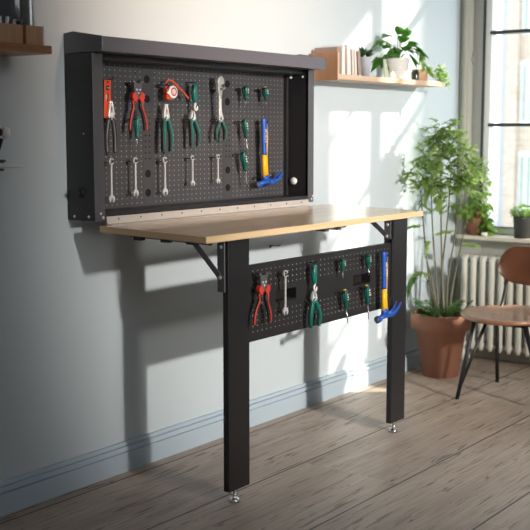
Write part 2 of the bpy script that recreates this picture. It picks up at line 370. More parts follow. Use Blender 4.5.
bm = bmesh.new(); box(bm, 3.488, 3.502, -0.072, -0.060, 1.565, 1.63); box(bm, 3.470, 3.490, -0.069, -0.063, 1.575, 1.600)
fin(bm, 'window_handle', 'frame_g', wf, 0.002)
bm = bmesh.new()
pts = [(3.60, -0.066), (3.46, -0.066), (3.46, -0.03), (3.43, -0.03), (3.395, -0.036), (3.37, -0.055), (3.36, -0.085), (3.36, -1.36), (3.46, -1.36), (3.46, -1.295), (3.60, -1.295)]
a = [bm.verts.new((x, y, 0.644)) for x, y in pts]; b = [bm.verts.new((x, y, 0.664)) for x, y in pts]
bm.faces.new(a); bm.faces.new(b[::-1])
for i in range(len(pts)): bm.faces.new((a[i], a[(i+1) % len(pts)], b[(i+1) % len(pts)], b[i]))
struct('trim_2', bm, 'sill', 0.003)

# ------------------------------------------------------------------ outside
bt = thing('neighbouring_building', 'pale brick building with a tall white framed window, seen through the window', 'building', (40.0, 15.0, -3))
boxo('wall', 0, 8.0, 0.0, 1.60, 0, 26, 'brick', bt, 0)
boxo('corner_pier', -0.35, 0.0, 0.74, 1.20, 0, 26, 'brick', bt, 0)
boxo('rendered_pier', -0.10, 0.0, 1.201, 1.56, 0, 26, 'render_w', bt, 0)
for z in (0.8, 4.5, 8.2, 11.9, 15.6):
    wd = boxo('window', -0.10, 0.0, 0.02, 0.66, z, z+2.6, 'frame_w', bt, 0)
    for q in (0, 1): boxo('pane', -0.12, -0.10, 0.08+0.30*q, 0.30+0.30*q, z+0.15, z+2.45, 'ext_glass', wd, 0)
bt = thing('sun_blocker', 'unseen pale rendered block added across the street to block the sun', 'building', (7.2, -3.9, -3))  # out of view, added to cut off the sun patch indoors
boxo('wall', 0, 2.0, 0.0, 1.6, 0, 12, 'render_w', bt, 0)  # body of the added, unseen sun blocker
boxo('parapet', -0.05, 2.05, -0.05, 1.65, 12, 12.3, 'frame_w', bt, 0)
tag(boxo('street', 3.7, 70, -30, 45, -3.1, -3.0, 'render_w', None, 0), 'pale street surface far below the window', 'street')

# ------------------------------------------------------------------ workbench
C0, C1, CY = 0.6626, 1.908, -0.1286
wb = thing('folding_workbench', 'black steel wall cabinet with a hinged bamboo worktop on two black legs', 'workbench', (1.29, 0, 0))
wb.location = (0, 0, 0)
def W(name, bm, m, bevel=0.0012, smooth=False, parent=None): return fin(bm, name, m, parent or wb, bevel, smooth)
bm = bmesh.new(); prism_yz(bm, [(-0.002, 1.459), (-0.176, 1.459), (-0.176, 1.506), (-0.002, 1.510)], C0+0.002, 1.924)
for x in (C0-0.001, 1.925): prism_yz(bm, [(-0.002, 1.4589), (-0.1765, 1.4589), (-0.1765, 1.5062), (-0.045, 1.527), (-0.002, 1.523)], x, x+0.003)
W('hood', bm, 'hood_lit')
bm = bmesh.new()
box(bm, C0, C0+0.004, CY, -0.002, 0.918, 1.4575); box(bm, 0.700, 0.708, CY, -0.01, 0.945, 1.4575)
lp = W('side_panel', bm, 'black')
fin_ = boxo('front_flange', C0+0.0005, 0.708, CY-0.001, CY+0.012, 0.9185, 1.457, 'flange_lit', lp, 0.001)
bm = bmesh.new()
box(bm, C1-0.004, C1, CY, -0.002, 0.918, 1.4575); box(bm, 1.868, 1.876, CY, -0.01, 0.945, 1.4575)
box(bm, 1.855, 1.868, -0.030, -0.012, 0.945, 1.4575)
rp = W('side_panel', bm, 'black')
boxo('front_flange', 1.868, C1-0.0005, CY-0.001, CY+0.012, 0.9185, 1.457, 'flange_lit', rp, 0.001)
bm = bmesh.new(); box(bm, 0.708, 1.868, CY, -0.002, 0.918, 0.9445); W('bottom_rail', bm, 'black')
bm = bmesh.new(); box(bm, 0.708, 1.868, -0.100, -0.002, 1.440, 1.4585); W('top_rail', bm, 'black')
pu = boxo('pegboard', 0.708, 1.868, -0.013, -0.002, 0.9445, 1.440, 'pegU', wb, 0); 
for x in (1.014, 1.058, 1.463, 1.510):  # folded seams beside the two cable strips
    boxo('panel_seam', x-0.0008, x+0.0008, -0.0135, -0.0128, 0.948, 1.438, 'pegU', pu, 0)
for x in (1.036, 1.4865):
    for z in (1.390, 1.322, 1.059, 0.991):
        bm = bmesh.new(); lathe(bm, [(0.0138, 0), (0.0138, 0.0012), (0.0115, 0.0018), (0.0112, 0.0004)], 24, (x, -0.013, z), axis='y')
        fin(bm, 'cable_hole', 'hole', pu)
bm = bmesh.new()
for x in (1.036, 1.4865):
    for dx in (-0.010, 0.010):
        for k in range(9): lathe(bm, [(0.0032, 0), (0.0032, 0.0008)], 10, (x+dx, -0.0128, 1.112+k*0.0205), axis='y')
for x in (0.978, 1.075): lathe(bm, [(0.003, 0), (0.003, 0.0008)], 10, (x, -0.0128, 1.41), axis='y')
o = fin(bm, 'screw_hole', 'hole', pu); o['kind'] = 'stuff'
# screws, plug, lock
def screw(x, y, z, axis, par, r=0.0045, m='satin'):
    bm = bmesh.new(); lathe(bm, [(r, 0), (r, 0.0012), (r*0.6, 0.0026)], 12, (x, y, z), axis=axis); return fin(bm, 'screw', m, par)
def screwx(x, y, z, par, r=0.0045, m='satin'):   # pointing to -x
    bm = bmesh.new(); lathe(bm, [(r, 0), (r, -0.0012), (r*0.6, -0.0026)], 12, (x, y, z), axis='x'); return fin(bm, 'screw', m, par)
screwx(C0, -0.033, 0.931, lp); screwx(C0, -0.100, 0.932, lp); screwx(C0, -0.085, 1.20, lp, 0.002)
screw(0.688, CY-0.001, 0.942, 'y', lp, 0.0045); screw(0.698, CY-0.001, 0.929, 'y', lp, 0.005)
screw(1.893, CY-0.001, 0.930, 'y', rp, 0.005); screw(1.900, CY-0.001, 0.943, 'y', rp, 0.0045)
screwx(1.868, -0.10, 1.43, rp, 0.005); screwx(1.868, -0.04, 1.43, rp, 0.007, 'white')
bm = bmesh.new(); lathe(bm, [(0.019, 0), (0.019, -0.003), (0.015, -0.006), (0.006, -0.006), (0.006, -0.016), (0.003, -0.018)], 24, (C0, -0.061, 1.010), axis='x')
fin(bm, 'cable_plug', 'blackrub', lp)
bm = bmesh.new(); lathe(bm, [(0.015, 0), (0.015, -0.004), (0.012, -0.010), (0.004, -0.012)], 20, (1.868, -0.059, 1.004), axis='x')
o = fin(bm, 'cable_plug', 'white', rp); o['label'] = 'white plug'
# hinge along the worktop
bm = bmesh.new(); box(bm, 0.712, 1.866, -0.1335, -0.1298, 0.905, 0.931); tube(bm, [(0.712, -0.134, 0.9085), (1.866, -0.134, 0.9085)], 0.0035)
box(bm, 0.712, 1.866, -0.158, -0.134, 0.9030, 0.9048)
hg = W('piano_hinge', bm, 'steel', 0.0006)
for k in range(11): screw(0.765+k*0.105, -0.1338, 0.9215, 'y', hg, 0.003, 'darksteel')
# worktop: very slightly lower at its front edge
T0, T1 = 0.676, 2.015
bm = bmesh.new()
YB, YFt = -0.1345, -0.5877; zb, zf = 0.9035, 0.8945; th = 0.0215
def slab(bm, x0, x1, y0, z0, y1, z1, t, mi):
    v = [bm.verts.new(p) for p in ((x0, y0, z0), (x1, y0, z0), (x1, y1, z1), (x0, y1, z1), (x0, y0, z0-t), (x1, y0, z0-t), (x1, y1, z1-t), (x0, y1, z1-t))]
    for i, f in enumerate(((0, 1, 2, 3), (4, 7, 6, 5), (0, 4, 5, 1), (1, 5, 6, 2), (2, 6, 7, 3), (3, 7, 4, 0))):
        fc = bm.faces.new([v[j] for j in f]); fc.material_index = 0 if i < 2 else mi
slab(bm, T0, T1, YB, zb, YFt, zf, th, 1)
W('worktop', bm, ['bamboo', 'edge'], 0.002)
# under frame
for x in (0.800, 1.955):
    bm = bmesh.new(); tube(bm, [(x, -0.150, 0.869), (x, -0.505, 0.862)], 0.0105, 4); W('support_rail', bm, 'black')
for x in (1.39, 1.47):
    bm = bmesh.new(); box(bm, x-0.022, x+0.022, -0.560, -0.490, 0.864, 0.8745); box(bm, x-0.010, x+0.012, -0.545, -0.500, 0.855, 0.864); W('stop_bracket', bm, 'darksteel')
for y in (-0.21, -0.33, -0.44):
    bm = bmesh.new(); box(bm, 0.772, 0.792, y-0.018, y+0.018, 0.853, 0.866); W('frame_clip', bm, 'blackrub')
def leg(x0, x1, s):
    bm = bmesh.new()
    box(bm, x0, x1, -0.533, -0.5285, 0.043, 0.8725); box(bm, x0, x0+0.004, -0.5285, -0.512, 0.043, 0.8725); box(bm, x1-0.004, x1, -0.5285, -0.512, 0.043, 0.8725)
    box(bm, x0, x0+0.02, -0.514, -0.510, 0.043, 0.8725); box(bm, x1-0.02, x1, -0.514, -0.510, 0.043, 0.8725)
    lg = W('leg', bm, 'black', 0.0015)
    bm = bmesh.new(); cx = (x0+x1)/2-0.012
    lathe(bm, [(0.0, 0.0), (0.0185, 0.0), (0.0185, 0.007), (0.015, 0.012), (0.008, 0.015), (0.006, 0.017), (0.006, 0.050)], 20, (cx, -0.520, 0))
    lathe(bm, [(0.010, 0.020), (0.0115, 0.022), (0.0115, 0.028), (0.010, 0.030)], 6, (cx, -0.520, 0))
    lathe(bm, [(0.0135, 0.0385), (0.0135, 0.0425)], 12, (cx, -0.520, 0))
    o = fin(bm, 'levelling_foot', 'bright_metal', lg)
    box_bm = bmesh.new(); box(box_bm, x0+0.003, x1-0.003, -0.532, -0.511, 0.0425, 0.046); fin(box_bm, 'foot_plate', 'black', lg)
    # brace and its plates
    xb = x0-0.006 if s > 0 else x0-0.006
    bm = bmesh.new(); box(bm, xb-0.002, xb+0.004, -0.524, -0.494, 0.700, 0.862); pl = fin(bm, 'hinge_plate', 'darksteel', lg, 0.002)
    screwx(xb-0.002, -0.510, 0.845, pl, 0.006)
    ya, za, yb, zb_ = (-0.385, 0.868, -0.510, 0.748)
    if s < 0: ya, za, yb, zb_ = (-0.430, 0.862, -0.510, 0.800)
    bm = bmesh.new(); d = Vector((0, yb-ya, zb_-za)).normalized(); n = Vector((0, -d.z, d.y))*0.010; e = d*0.010
    P = [Vector((0, ya, za)), Vector((0, yb, zb_))]
    prism_yz(bm, [((P[0]-e+n).y, (P[0]-e+n).z), ((P[1]+e+n).y, (P[1]+e+n).z), ((P[1]+e-n).y, (P[1]+e-n).z), ((P[0]-e-n).y, (P[0]-e-n).z)], xb-0.007, xb-0.003)
    br = W('folding_brace', bm, 'darksteel', 0.0015)
    screwx(xb-0.007, yb, zb_, br, 0.0065); screwx(xb-0.007, ya, za-0.006, br, 0.005)
    return lg
leg(0.8466, 0.9554, 1); leg(1.8768, 1.9854, -1)
# lower pegboard with two hand slots
bm = bmesh.new()
px0, px1, pz0, pz1 = 0.951, 1.8768, 0.522, 0.775
sl = [(1.103, 1.222, 0.637, 0.675), (1.588, 1.710, 0.635, 0.673)]
y0, y1 = -0.530, -0.524
box(bm, px0, px1, y0, y1, 0.675, pz1); box(bm, px0, px1, y0, y1, pz0, 0.635)
box(bm, px0, sl[0][0], y0, y1, 0.635, 0.675); box(bm, sl[0][1], sl[1][0], y0, y1, 0.635, 0.675); box(bm, sl[1][1], px1, y0, y1, 0.635, 0.675)
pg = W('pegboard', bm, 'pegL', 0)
bm = bmesh.new(); box(bm, px0, px1, y1, -0.512, pz1-0.004, pz1); box(bm, px0, px1, y1, -0.512, pz0, pz0+0.004); fin(bm, 'folded_edge', 'black', pg)
for a, b, c, d in sl:
    bm = bmesh.new(); box(bm, a-0.004, b+0.004, -0.490, -0.487, c-0.004, d+0.004)
    box(bm, a-0.004, a, -0.524, -0.490, c-0.004, d+0.004); box(bm, b, b+0.004, -0.524, -0.490, c-0.004, d+0.004)
    box(bm, a, b, -0.524, -0.490, c-0.004, c); box(bm, a, b, -0.524, -0.490, d, d+0.004)
    fin(bm, 'hand_slot', 'hole', pg)  # recess coloured near-black to deepen the shade inside the slot
bm = bmesh.new(); box(bm, 1.862, 1.8768, -0.536, -0.524, 0.560, 0.790); fin(bm, 'edge_bracket', 'blackrub', pg, 0.002)

TU, TL = -0.052, -0.560      # planes in which the tools hang
def hook(x, z, upper=True, up=0.012):
    yt, yp = (TU, -0.013) if upper else (TL, -0.530)
    bm = bmesh.new()
    tube(bm, [(x, yp, z), (x, yt-0.004, z), (x+0.001, yt-0.010, z+up*0.5), (x+0.001, yt-0.013, z+up)], 0.0019, 8)
    tube(bm, [(x, yp, z-0.004), (x, yp-0.004, z-0.004)], 0.006, 8)
    o = fin(bm, 'tool_hook', 'blackrub', pu if upper else pg)

# ------------------------------------------------------------------ tools
def arc(cx, cz, r, a0, a1, n): return [(cx+r*math.cos(R(a0+(a1-a0)*i/n)), cz+r*math.sin(R(a0+(a1-a0)*i/n))) for i in range(n+1)]
def wrench(x, zt, L, Y, label, s=1.0, upper=True, group=None):
    bm = bmesh.new(); r = 0.0115*s; ri = 0.0072*s; hw = 0.0035*s; t = 0.003
    # ring end
    n = 20; o_, i_ = arc(0, -r, r, 0, 360, n)[:-1], arc(0, -r, ri, 0, 360, n)[:-1]
    V = {}
    for nm, ps, y in (('of', o_, -t), ('ob', o_, t), ('if', i_, -t), ('ib', i_, t)): V[nm] = [bm.verts.new((px, y, pz)) for px, pz in ps]
    for k in range(n):
        j = (k+1) % n
        for a, b in (('of', 'if'), ('if', 'ib'), ('ib', 'ob'), ('ob', 'of')): bm.faces.new((V[a][k], V[a][j], V[b][j], V[b][k]))
    prism_xz(bm, [(-hw, -2*r+0.002), (hw, -2*r+0.002), (hw*0.9, -L*0.5), (hw*1.1, -L+0.026*s), (-hw*1.1, -L+0.026*s), (-hw*0.9, -L*0.5)], -0.0024, 0.0024)
    J = 0.0135*s; zc = -L+0.014*s
    jaw = [(-hw, zc+J), (hw, zc+J)] + arc(0, zc, J, 60, -62, 8) + [(J*0.40, zc-J*0.95), (J*0.42, zc-J*0.1), (0, zc+J*0.22), (-J*0.42, zc-J*0.1), (-J*0.40, zc-J*0.95)] + arc(0, zc, J, 242, 120, 8)
    prism_xz(bm, jaw, -t, t)
    o = fin(bm, 'combination_wrench', 'satin', None, 0.0008); o.location = (x, Y, zt)
    tag(o, label, 'wrench', group); hook(x, zt-2.0*r+0.004+0.0025, upper, 0.009); return o
wrench(0.8155, 1.119, 0.152, TU, 'longest silver combination wrench, far left at the bottom of the cabinet')
wrench(0.932, 1.119, 0.137, TU, 'silver combination wrench hanging under the red stripping pliers in the cabinet', 0.95)
wrench(1.0825, 1.118, 0.139, TU, 'silver combination wrench hanging below the big green pliers under the tape measure', 0.97)
wrench(1.233, 1.121, 0.114, TU, 'small silver wrench hanging below the middle green pliers in the cabinet', 0.8)
wrench(1.380, 1.122, 0.112, TU, 'smallest silver wrench, hanging below the adjustable wrench in the cabinet', 0.78)
wrench(1.117, 0.747, 0.155, TL, 'silver combination wrench on the lower pegboard beside the red pliers', 1.05, False)

def pliers(x, zt, zh, zb, xl, xr, Y, label, hm, hm2, side=0.0, headw=0.016, upper=True, open_=False, rad=0.0062):
    rad *= 1.22; headw *= 1.15
    t = thing('pliers', label, 'pliers', (x, Y, zt))
    h = zt-zh; hw = headw; cl, cr = xl-x, xr-x; b = zb-zt
    bm = bmesh.new()
    gap = 0.004 if open_ else 0.0012
    L = [(-gap, 0.0), (-hw*0.30, -h*0.02), (-hw*0.62, -h*0.45), (-hw*0.80, -h*0.75), (-hw*0.72, -h*1.02), (hw*0.1, -h*1.05), (0, -h*0.72), (-gap*0.6, -h*0.68)]
    Rr = [(-p[0], p[1]) for p in L][::-1]
    prism_xz(bm, L, -0.0045, 0.0045); prism_xz(bm, Rr, -0.0045, 0.0045)
    fin(bm, 'head', 'chrome', t, 0.001)
    bm = bmesh.new(); prism_xz(bm, [(0, -h*0.22), (hw*0.13, -h*0.40), (hw*0.08, -h*0.62), (-hw*0.08, -h*0.62), (-hw*0.13, -h*0.40)], -0.0050, -0.0046); fin(bm, 'jaw_gap', 'hole', t)
    bm = bmesh.new(); lathe(bm, [(0.0058, 0), (0.0058, 0.0060), (0.0035, 0.0072)], 16, (0, 0, -h*0.80), axis='y'); fin(bm, 'pivot', 'satin', t)
    mid = (-h+b)/2
    for sgn, e in ((-1, cl), (1, cr)):
        pts = curve([(sgn*0.0062, 0, -h*0.93), (sgn*0.0115, 0, -h-0.010), (e*1.0, 0, mid), (e*0.98, 0, b+0.012), (e*0.92, 0, b)], 5)
        nn = len(pts)
        bm = bmesh.new(); tube(bm, pts, [rad*(0.75+0.45*math.sin(math.pi*min(1, i/nn*1.15+0.1))) for i in range(nn)], 10, 0.9)
        hd = fin(bm, 'handle', hm, t, 0, True)
        bm = bmesh.new(); tube(bm, [Vector(p)+Vector((-0.0042, -0.0008, 0)) for p in pts[3:-2]], rad*0.72, 8, 1.25)
        fin(bm, 'grip_inlay', hm2, hd, 0, True)
    hook(x+side, zh+0.004, upper, 0.008)
    return t
pliers(0.813, 1.309, 1.249, 1.136, 0.793, 0.831, TU-0.006, 'long nose pliers with black handles, bottom of the orange level', 'blackrub', 'darksteel', 0.012)
pliers(1.0915, 1.305, 1.248, 1.135, 1.077, 1.116, TU, 'large green handled pliers directly below the tape measure', 'green', 'blackrub', -0.012, rad=0.0072)
pliers(1.2365, 1.284, 1.248, 1.152, 1.228, 1.266, TU, 'green pliers hanging under the green hook knife inside the cabinet', 'green', 'blackrub', -0.012, 0.0155, open_=True, rad=0.0066)
pliers(1.396, 1.282, 1.248, 1.174, 1.371, 1.423, TU, 'small green pliers hanging below the chrome adjustable wrench', 'green', 'blackrub', -0.012, 0.015, rad=0.0062)
pliers(1.2875, 0.656, 0.621, 0.527, 1.268, 1.322, TL, 'green pliers at the middle of the lower pegboard, below its green hook knife', 'green', 'dkgreen', -0.010, 0.0165, False, True, rad=0.0066)

def stripper(x, zt, zb, xl, xr, Y, label, upper=True):
    t = thing('wire_stripper', label, 'wire stripper', (x, Y, zt)); b = zb-zt; cl, cr = xl-x, xr-x
    bm = bmesh.new()
    prism_xz(bm, [(-0.024, -0.006), (-0.019, -0.016), (-0.016, -0.050), (-0.010, -0.068), (0.010, -0.068), (0.016, -0.050), (0.019, -0.016), (0.024, -0.006), (0.020, -0.002), (0.008, -0.014), (0, -0.012), (-0.008, -0.014), (-0.020, -0.002)], -0.006, 0.006)
    fin(bm, 'jaw_body', 'darksteel', t, 0.001)
    bm = bmesh.new()
    for s in (-1, 1): prism_xz(bm, [(s*0.024, -0.004), (s*0.026, -0.012), (s*0.012, -0.016), (s*0.010, -0.010)], -0.009, -0.004)
    fin(bm, 'cutting_jaw', 'bright_metal', t, 0.0008)
    for dx, dz in ((-0.008, -0.036), (0.008, -0.036), (0, -0.047)):
        bm = bmesh.new(); lathe(bm, [(0.0038, 0), (0.0038, 0.002), (0.002, 0.003)], 12, (dx, -0.006, dz), axis='y'); fin(bm, 'rivet', 'chrome', t)
    for s, e in ((-1, cl), (1, cr)):
        pts = curve([(s*0.010, 0, -0.052), (s*0.019, 0, -0.072), (s*0.016, 0, -0.095), (e*0.72, 0, -0.120), (e*0.95, 0, b+0.025), (e, 0, b)], 5)
        bm = bmesh.new(); nn = len(pts); tube(bm, pts, [0.0085-0.0025*i/nn for i in range(nn)], 10, 0.9); hd = fin(bm, 'handle', 'blackrub', t, 0, True)
        bm = bmesh.new()
        prism_xz(bm, [(s*0.005, -0.066), (s*0.009, -0.054), (s*0.019, -0.044), (s*0.029, -0.052), (s*0.030, -0.064), (s*0.022, -0.074), (s*0.013, -0.080)], -0.0098, 0.006)
        tube(bm, [Vector(p)+Vector((s*0.0058, -0.004, 0)) for p in pts[5:]], 0.0034, 8)
        fin(bm, 'red_grip', 'red', hd, 0.0015)
    hook(x-0.004, zt-0.012, upper, 0.010)
    return t
stripper(0.9455, 1.386, 1.211, 0.911, 0.983, TU, 'red and black wire strippers at the top left of the cabinet')
stripper(0.9915, 0.757, 0.585, 0.948, 1.026, TL, 'red and black wire strippers on the left of the lower pegboard', False)

def hook_knife(x, zt, Y, label, upper=True, L=0.092):
    t = thing('hook_knife', label, 'knife', (x, Y, zt))
    bm = bmesh.new(); tube(bm, [(0.000, 0, 0), (0.001, 0, -0.006), (-0.001, 0, -0.03), (0.003, 0, -0.055), (0.006, 0, -0.066)], [0.007, 0.0120, 0.0135, 0.0112, 0.0085], 12, 0.8)
    hd = fin(bm, 'handle', 'green', t, 0, True)
    bm = bmesh.new(); tube(bm, [(-0.006, -0.001, -0.006), (-0.0075, -0.001, -0.03), (-0.0025, -0.001, -0.052)], [0.005, 0.0062, 0.005], 10, 1.25); fin(bm, 'grip_inlay', 'blackrub', hd, 0, True)
    bm = bmesh.new(); tube(bm, [(0.005, 0, -0.064), (0.006, 0, -0.074)], 0.0042, 10)
    ring = [(0.010+0.008*math.cos(R(a)), 0, -0.083+0.0105*math.sin(R(a))) for a in range(100, 400, 20)]
    tube(bm, ring, [0.0046]*(len(ring)-3)+[0.004, 0.003, 0.002], 8, 0.6)
    fin(bm, 'hooked_blade', 'chrome', t, 0, True)
    hook(x-0.001, zt+0.006, upper, 0.009); return t
hook_knife(1.246, 1.380, TU, 'green handled hook knife on the top row of the cabinet')
hook_knife(1.286, 0.749, TL, 'green handled hook knife at the top middle of the lower pegboard', False)

def screwdriver(x, zt, hl, sl_, lean, Y, label, r=0.0115, upper=True, cap=None, m='dkgreen', marks=True, group=None):
    t = thing('screwdriver', label, 'screwdriver', (x, Y, zt)); t.rotation_euler = (0, lean, 0)
    bm = bmesh.new(); q = hl
    lathe(bm, [(0.0, 0.0), (r*0.62, 0), (r*0.9, -q*0.06), (r, -q*0.2), (r*1.02, -q*0.5), (r*0.82, -q*0.72), (r*0.62, -q*0.82), (r*0.78, -q*0.92), (r*0.66, -q), (0.0, -q)], 16)
    hd = fin(bm, 'handle', m, t)
    bm = bmesh.new()
    for k in range(8):
        a = 2*math.pi*k/8; tube(bm, [(r*0.93*math.cos(a), r*0.93*math.sin(a), -q*0.16), (r*0.97*math.cos(a), r*0.97*math.sin(a), -q*0.55)], 0.0016, 6)
    fin(bm, 'grip_rib', 'green', hd)
    if cap:
        bm = bmesh.new(); lathe(bm, [(0, 0.002), (r*0.55, 0.002), (r*0.62, 0), (r*0.5, -0.001)], 12); fin(bm, 'end_cap', cap, hd)
    if marks:
        bm = bmesh.new()
        for k in range(3): box(bm, -0.0022, 0.0030, -r*1.16, -r*1.0, -q*(0.28+0.13*k), -q*(0.22+0.13*k))
        fin(bm, 'size_marking', 'white', hd)
    bm = bmesh.new(); tube(bm, [(0, 0, -q*0.98), (0, 0, -q-sl_*0.75), (0, 0, -q-sl_)], [0.0021, 0.0021, 0.0012], 10); fin(bm, 'shaft', 'bright_metal', t)
    hook(x-0.013, zt-0.010, upper, 0.006); return t
screwdriver(0.9465, 1.259, 0.072, 0.028, 0.0, TU+0.004, 'green screwdriver hanging between the handles of the cabinet wire strippers', 0.0095, m='green', marks=False)
screwdriver(1.549, 1.383, 0.050, 0.026, -0.05, TU, 'left stubby green screwdriver at the top right of the cabinet', 0.0125)
screwdriver(1.675, 1.383, 0.048, 0.026, -0.12, TU, 'stubby green screwdriver above the blue and yellow hammer in the cabinet', 0.0125, cap='yellow')
screwdriver(1.541, 1.256, 0.073, 0.060, -0.17, TU, 'upper long green screwdriver left of the hammer in the cabinet', 0.0115)
screwdriver(1.532, 1.130, 0.076, 0.066, -0.20, TU, 'lowest long green screwdriver left of the hammer in the cabinet', 0.0125)
screwdriver(1.466, 0.753, 0.046, 0.032, -0.08, TL, 'left stubby green screwdriver on the upper row of the lower pegboard', 0.0110, False)
screwdriver(1.641, 0.752, 0.050, 0.033, -0.12, TL, 'stubby green screwdriver next to the hammer, top row of the lower pegboard', 0.0115, False)
screwdriver(1.484, 0.636, 0.070, 0.058, -0.18, TL, 'left long green screwdriver hanging at the bottom of the lower pegboard', 0.0110, False, 'yellow')
screwdriver(1.634, 0.635, 0.071, 0.062, -0.15, TL, 'long green screwdriver beside the hammer, bottom row of the lower pegboard', 0.0115, False, 'yellow')

def hammer(x, zt, L, Y, label, upper=True):
    t = thing('claw_hammer', label, 'hammer', (x, Y, zt)); t.rotation_euler = (0, -0.035 if upper else -0.035, 0)
    bm = bmesh.new(); tube(bm, curve([(0, 0, 0.0), (0, 0, -0.006), (0.001, 0, -0.05), (-0.001, 0, -0.10), (0.0, 0, -0.145)], 4),
                           [0.010]+[0.0135]*3+[0.0145]*4+[0.0135]*4+[0.0115]*5, 14, 0.75)
    hd = fin(bm, 'grip', 'blue', t, 0, True)
    bm = bmesh.new(); tube(bm, curve([(0.006, -0.0055, -0.012), (0.009, -0.0055, -0.03), (0.0115, -0.0045, -0.075), (0.0065, -0.0055, -0.112), (0.0055, -0.005, -0.143)], 5), 0.0034, 8)
    fin(bm, 'grip_stripe', 'yellow', hd, 0, True)
    bm = bmesh.new(); tube(bm, [(0.004, -0.0115, -0.014), (0.004, -0.0128, -0.014)], 0.003, 10); fin(bm, 'hang_hole', 'hole', hd)
    bm = bmesh.new()      # white lettering down the grip, too small to read
    for k in range(7):
        z = -0.040-k*0.0078
        box(bm, -0.0065, 0.0005, -0.0118, -0.0105, z-0.0020, z); box(bm, -0.0065, -0.0045, -0.0118, -0.0105, z-0.0052, z)
        if k % 2: box(bm, -0.0015, 0.0005, -0.0118, -0.0105, z-0.0052, z)
        if k % 3 == 0: box(bm, -0.0065, 0.0005, -0.0118, -0.0105, z-0.0062, z-0.0046)
    fin(bm, 'lettering', 'white', hd)
    bm = bmesh.new(); tube(bm, [(0, 0, -0.143), (0.000, 0, -0.18), (0.002, 0, -L+0.03)], [0.0125, 0.0135, 0.0150], 14, 0.7); fin(bm, 'lower_grip', 'yellow', t, 0, True)
    z = -L+0.012
    bm = bmesh.new()
    tube(bm, [(0.003, 0, z+0.026), (0.003, 0, z+0.004)], [0.015, 0.018], 14, 0.75)
    tube(bm, [(-0.030, 0, z-0.008), (-0.018, 0, z-0.004), (0, 0, z-0.001), (0.018, 0, z-0.001)], [0.011, 0.0095, 0.0125, 0.0125], 14)
    for s in (-1, 1):
        pts = curve([(0.012, s*0.004, z), (0.040, s*0.006, z-0.004), (0.066, s*0.008, z+0.004), (0.086, s*0.010, z+0.020), (0.098, s*0.011, z+0.034)], 4)
        tube(bm, pts, [0.0125-0.0095*i/(len(pts)-1) for i in range(len(pts))], 10, 0.55)
    hh = fin(bm, 'head', 'blue', t, 0, True)
    bm = bmesh.new(); tube(bm, [(-0.030, 0, z-0.008), (-0.034, 0, z-0.0085), (-0.048, 0, z-0.010), (-0.050, 0, z-0.010)], [0.0105, 0.0135, 0.0140, 0.0125], 16); fin(bm, 'striking_face', 'blue', hh, 0, True)
    bm = bmesh.new(); tube(bm, [(-0.049, 0, z-0.010), (-0.0515, 0, z-0.0102)], [0.0110, 0.0105], 16); fin(bm, 'face_plate', 'darksteel', hh)
    t.scale = (1.12, 1.0, 1.0)
    hook(x+0.012, zt-0.012, upper, 0.008)
    hook(x-0.020, zt-L+0.028, upper, 0.008)
    return t
hammer(1.664, 1.258, 0.262, TU-0.004, 'blue and yellow claw hammer hanging inside the cabinet')
hammer(1.751, 0.752, 0.258, TL-0.006, 'blue and yellow claw hammer at the right of the lower pegboard')

# spirit level
t = thing('spirit_level', 'orange torpedo level hanging at the top left of the cabinet', 'level', (0.806, TU+0.008, 1.378)); t.rotation_euler = (0, 0.030, 0)
bm = bmesh.new()
xa, xb_ = -0.0170, 0.0170
box(bm, xa, xb_, -0.008, 0.008, -0.044, 0); box(bm, xa, xa+0.0105, -0.008, 0.008, -0.072, -0.044); box(bm, xb_-0.0105, xb_, -0.008, 0.008, -0.072, -0.044)
box(bm, xa, xb_, -0.008, 0.008, -0.126, -0.072); box(bm, xa, xa+0.004, -0.0105, 0.0105, -0.126, 0); 
fin(bm, 'body', 'orange', t, 0.001)
bm = bmesh.new(); lathe(bm, [(0.0078, 0.007), (0.0078, 0.0095), (0.0055, 0.0100)], 20, (0.001, 0, -0.026), axis='y'); v = fin(bm, 'vial_ring', 'blackrub', t)
bm = bmesh.new(); tube(bm, [(-0.005, -0.0100, -0.026), (0.007, -0.0100, -0.026)], 0.0022, 8); fin(bm, 'vial', 'sage', v)
bm = bmesh.new(); tube(bm, [(0.000, 0, -0.045), (0.000, 0, -0.071)], 0.0045, 12); fin(bm, 'long_vial', 'satin', t)
bm = bmesh.new(); lathe(bm, [(0.003, 0.008), (0.003, 0.0088)], 12, (0.000, 0, -0.007), axis='y'); fin(bm, 'hang_hole', 'hole', t)
hook(0.822, 1.380, True, 0.010)
# tape measure
t = thing('tape_measure', 'orange tape measure with a round white face hanging in the cabinet', 'tape measure', (1.110, TU, 1.345))
bm = bmesh.new(); prism_xz(bm, arc(0, 0, 0.0225, -60, 200, 18) + [(-0.025, -0.010), (-0.020, -0.024), (0.004, -0.027)], -0.009, 0.010); fin(bm, 'case', 'orange', t, 0.002)
bm = bmesh.new(); lathe(bm, [(0.0228, 0.009), (0.0228, 0.0155), (0.0205, 0.0172), (0.0, 0.0172)], 28, (0.004, 0, 0.002), axis='y'); prism_xz(bm, [(-0.030, -0.002), (-0.012, 0.012), (-0.010, -0.012)], -0.0165, -0.0135)
f = fin(bm, 'face', 'white', t)
bm = bmesh.new(); lathe(bm, [(0.0155, 0.0170), (0.0155, 0.0176), (0.0105, 0.0176), (0.0105, 0.0170)], 28, (0.006, 0, 0.003), axis='y'); fin(bm, 'red_ring', 'red', f)
bm = bmesh.new(); lathe(bm, [(0.0105, 0.0170), (0.0105, 0.0173), (0, 0.0173)], 28, (0.006, 0, 0.003), axis='y'); fin(bm, 'centre_disc', 'paperw', f)
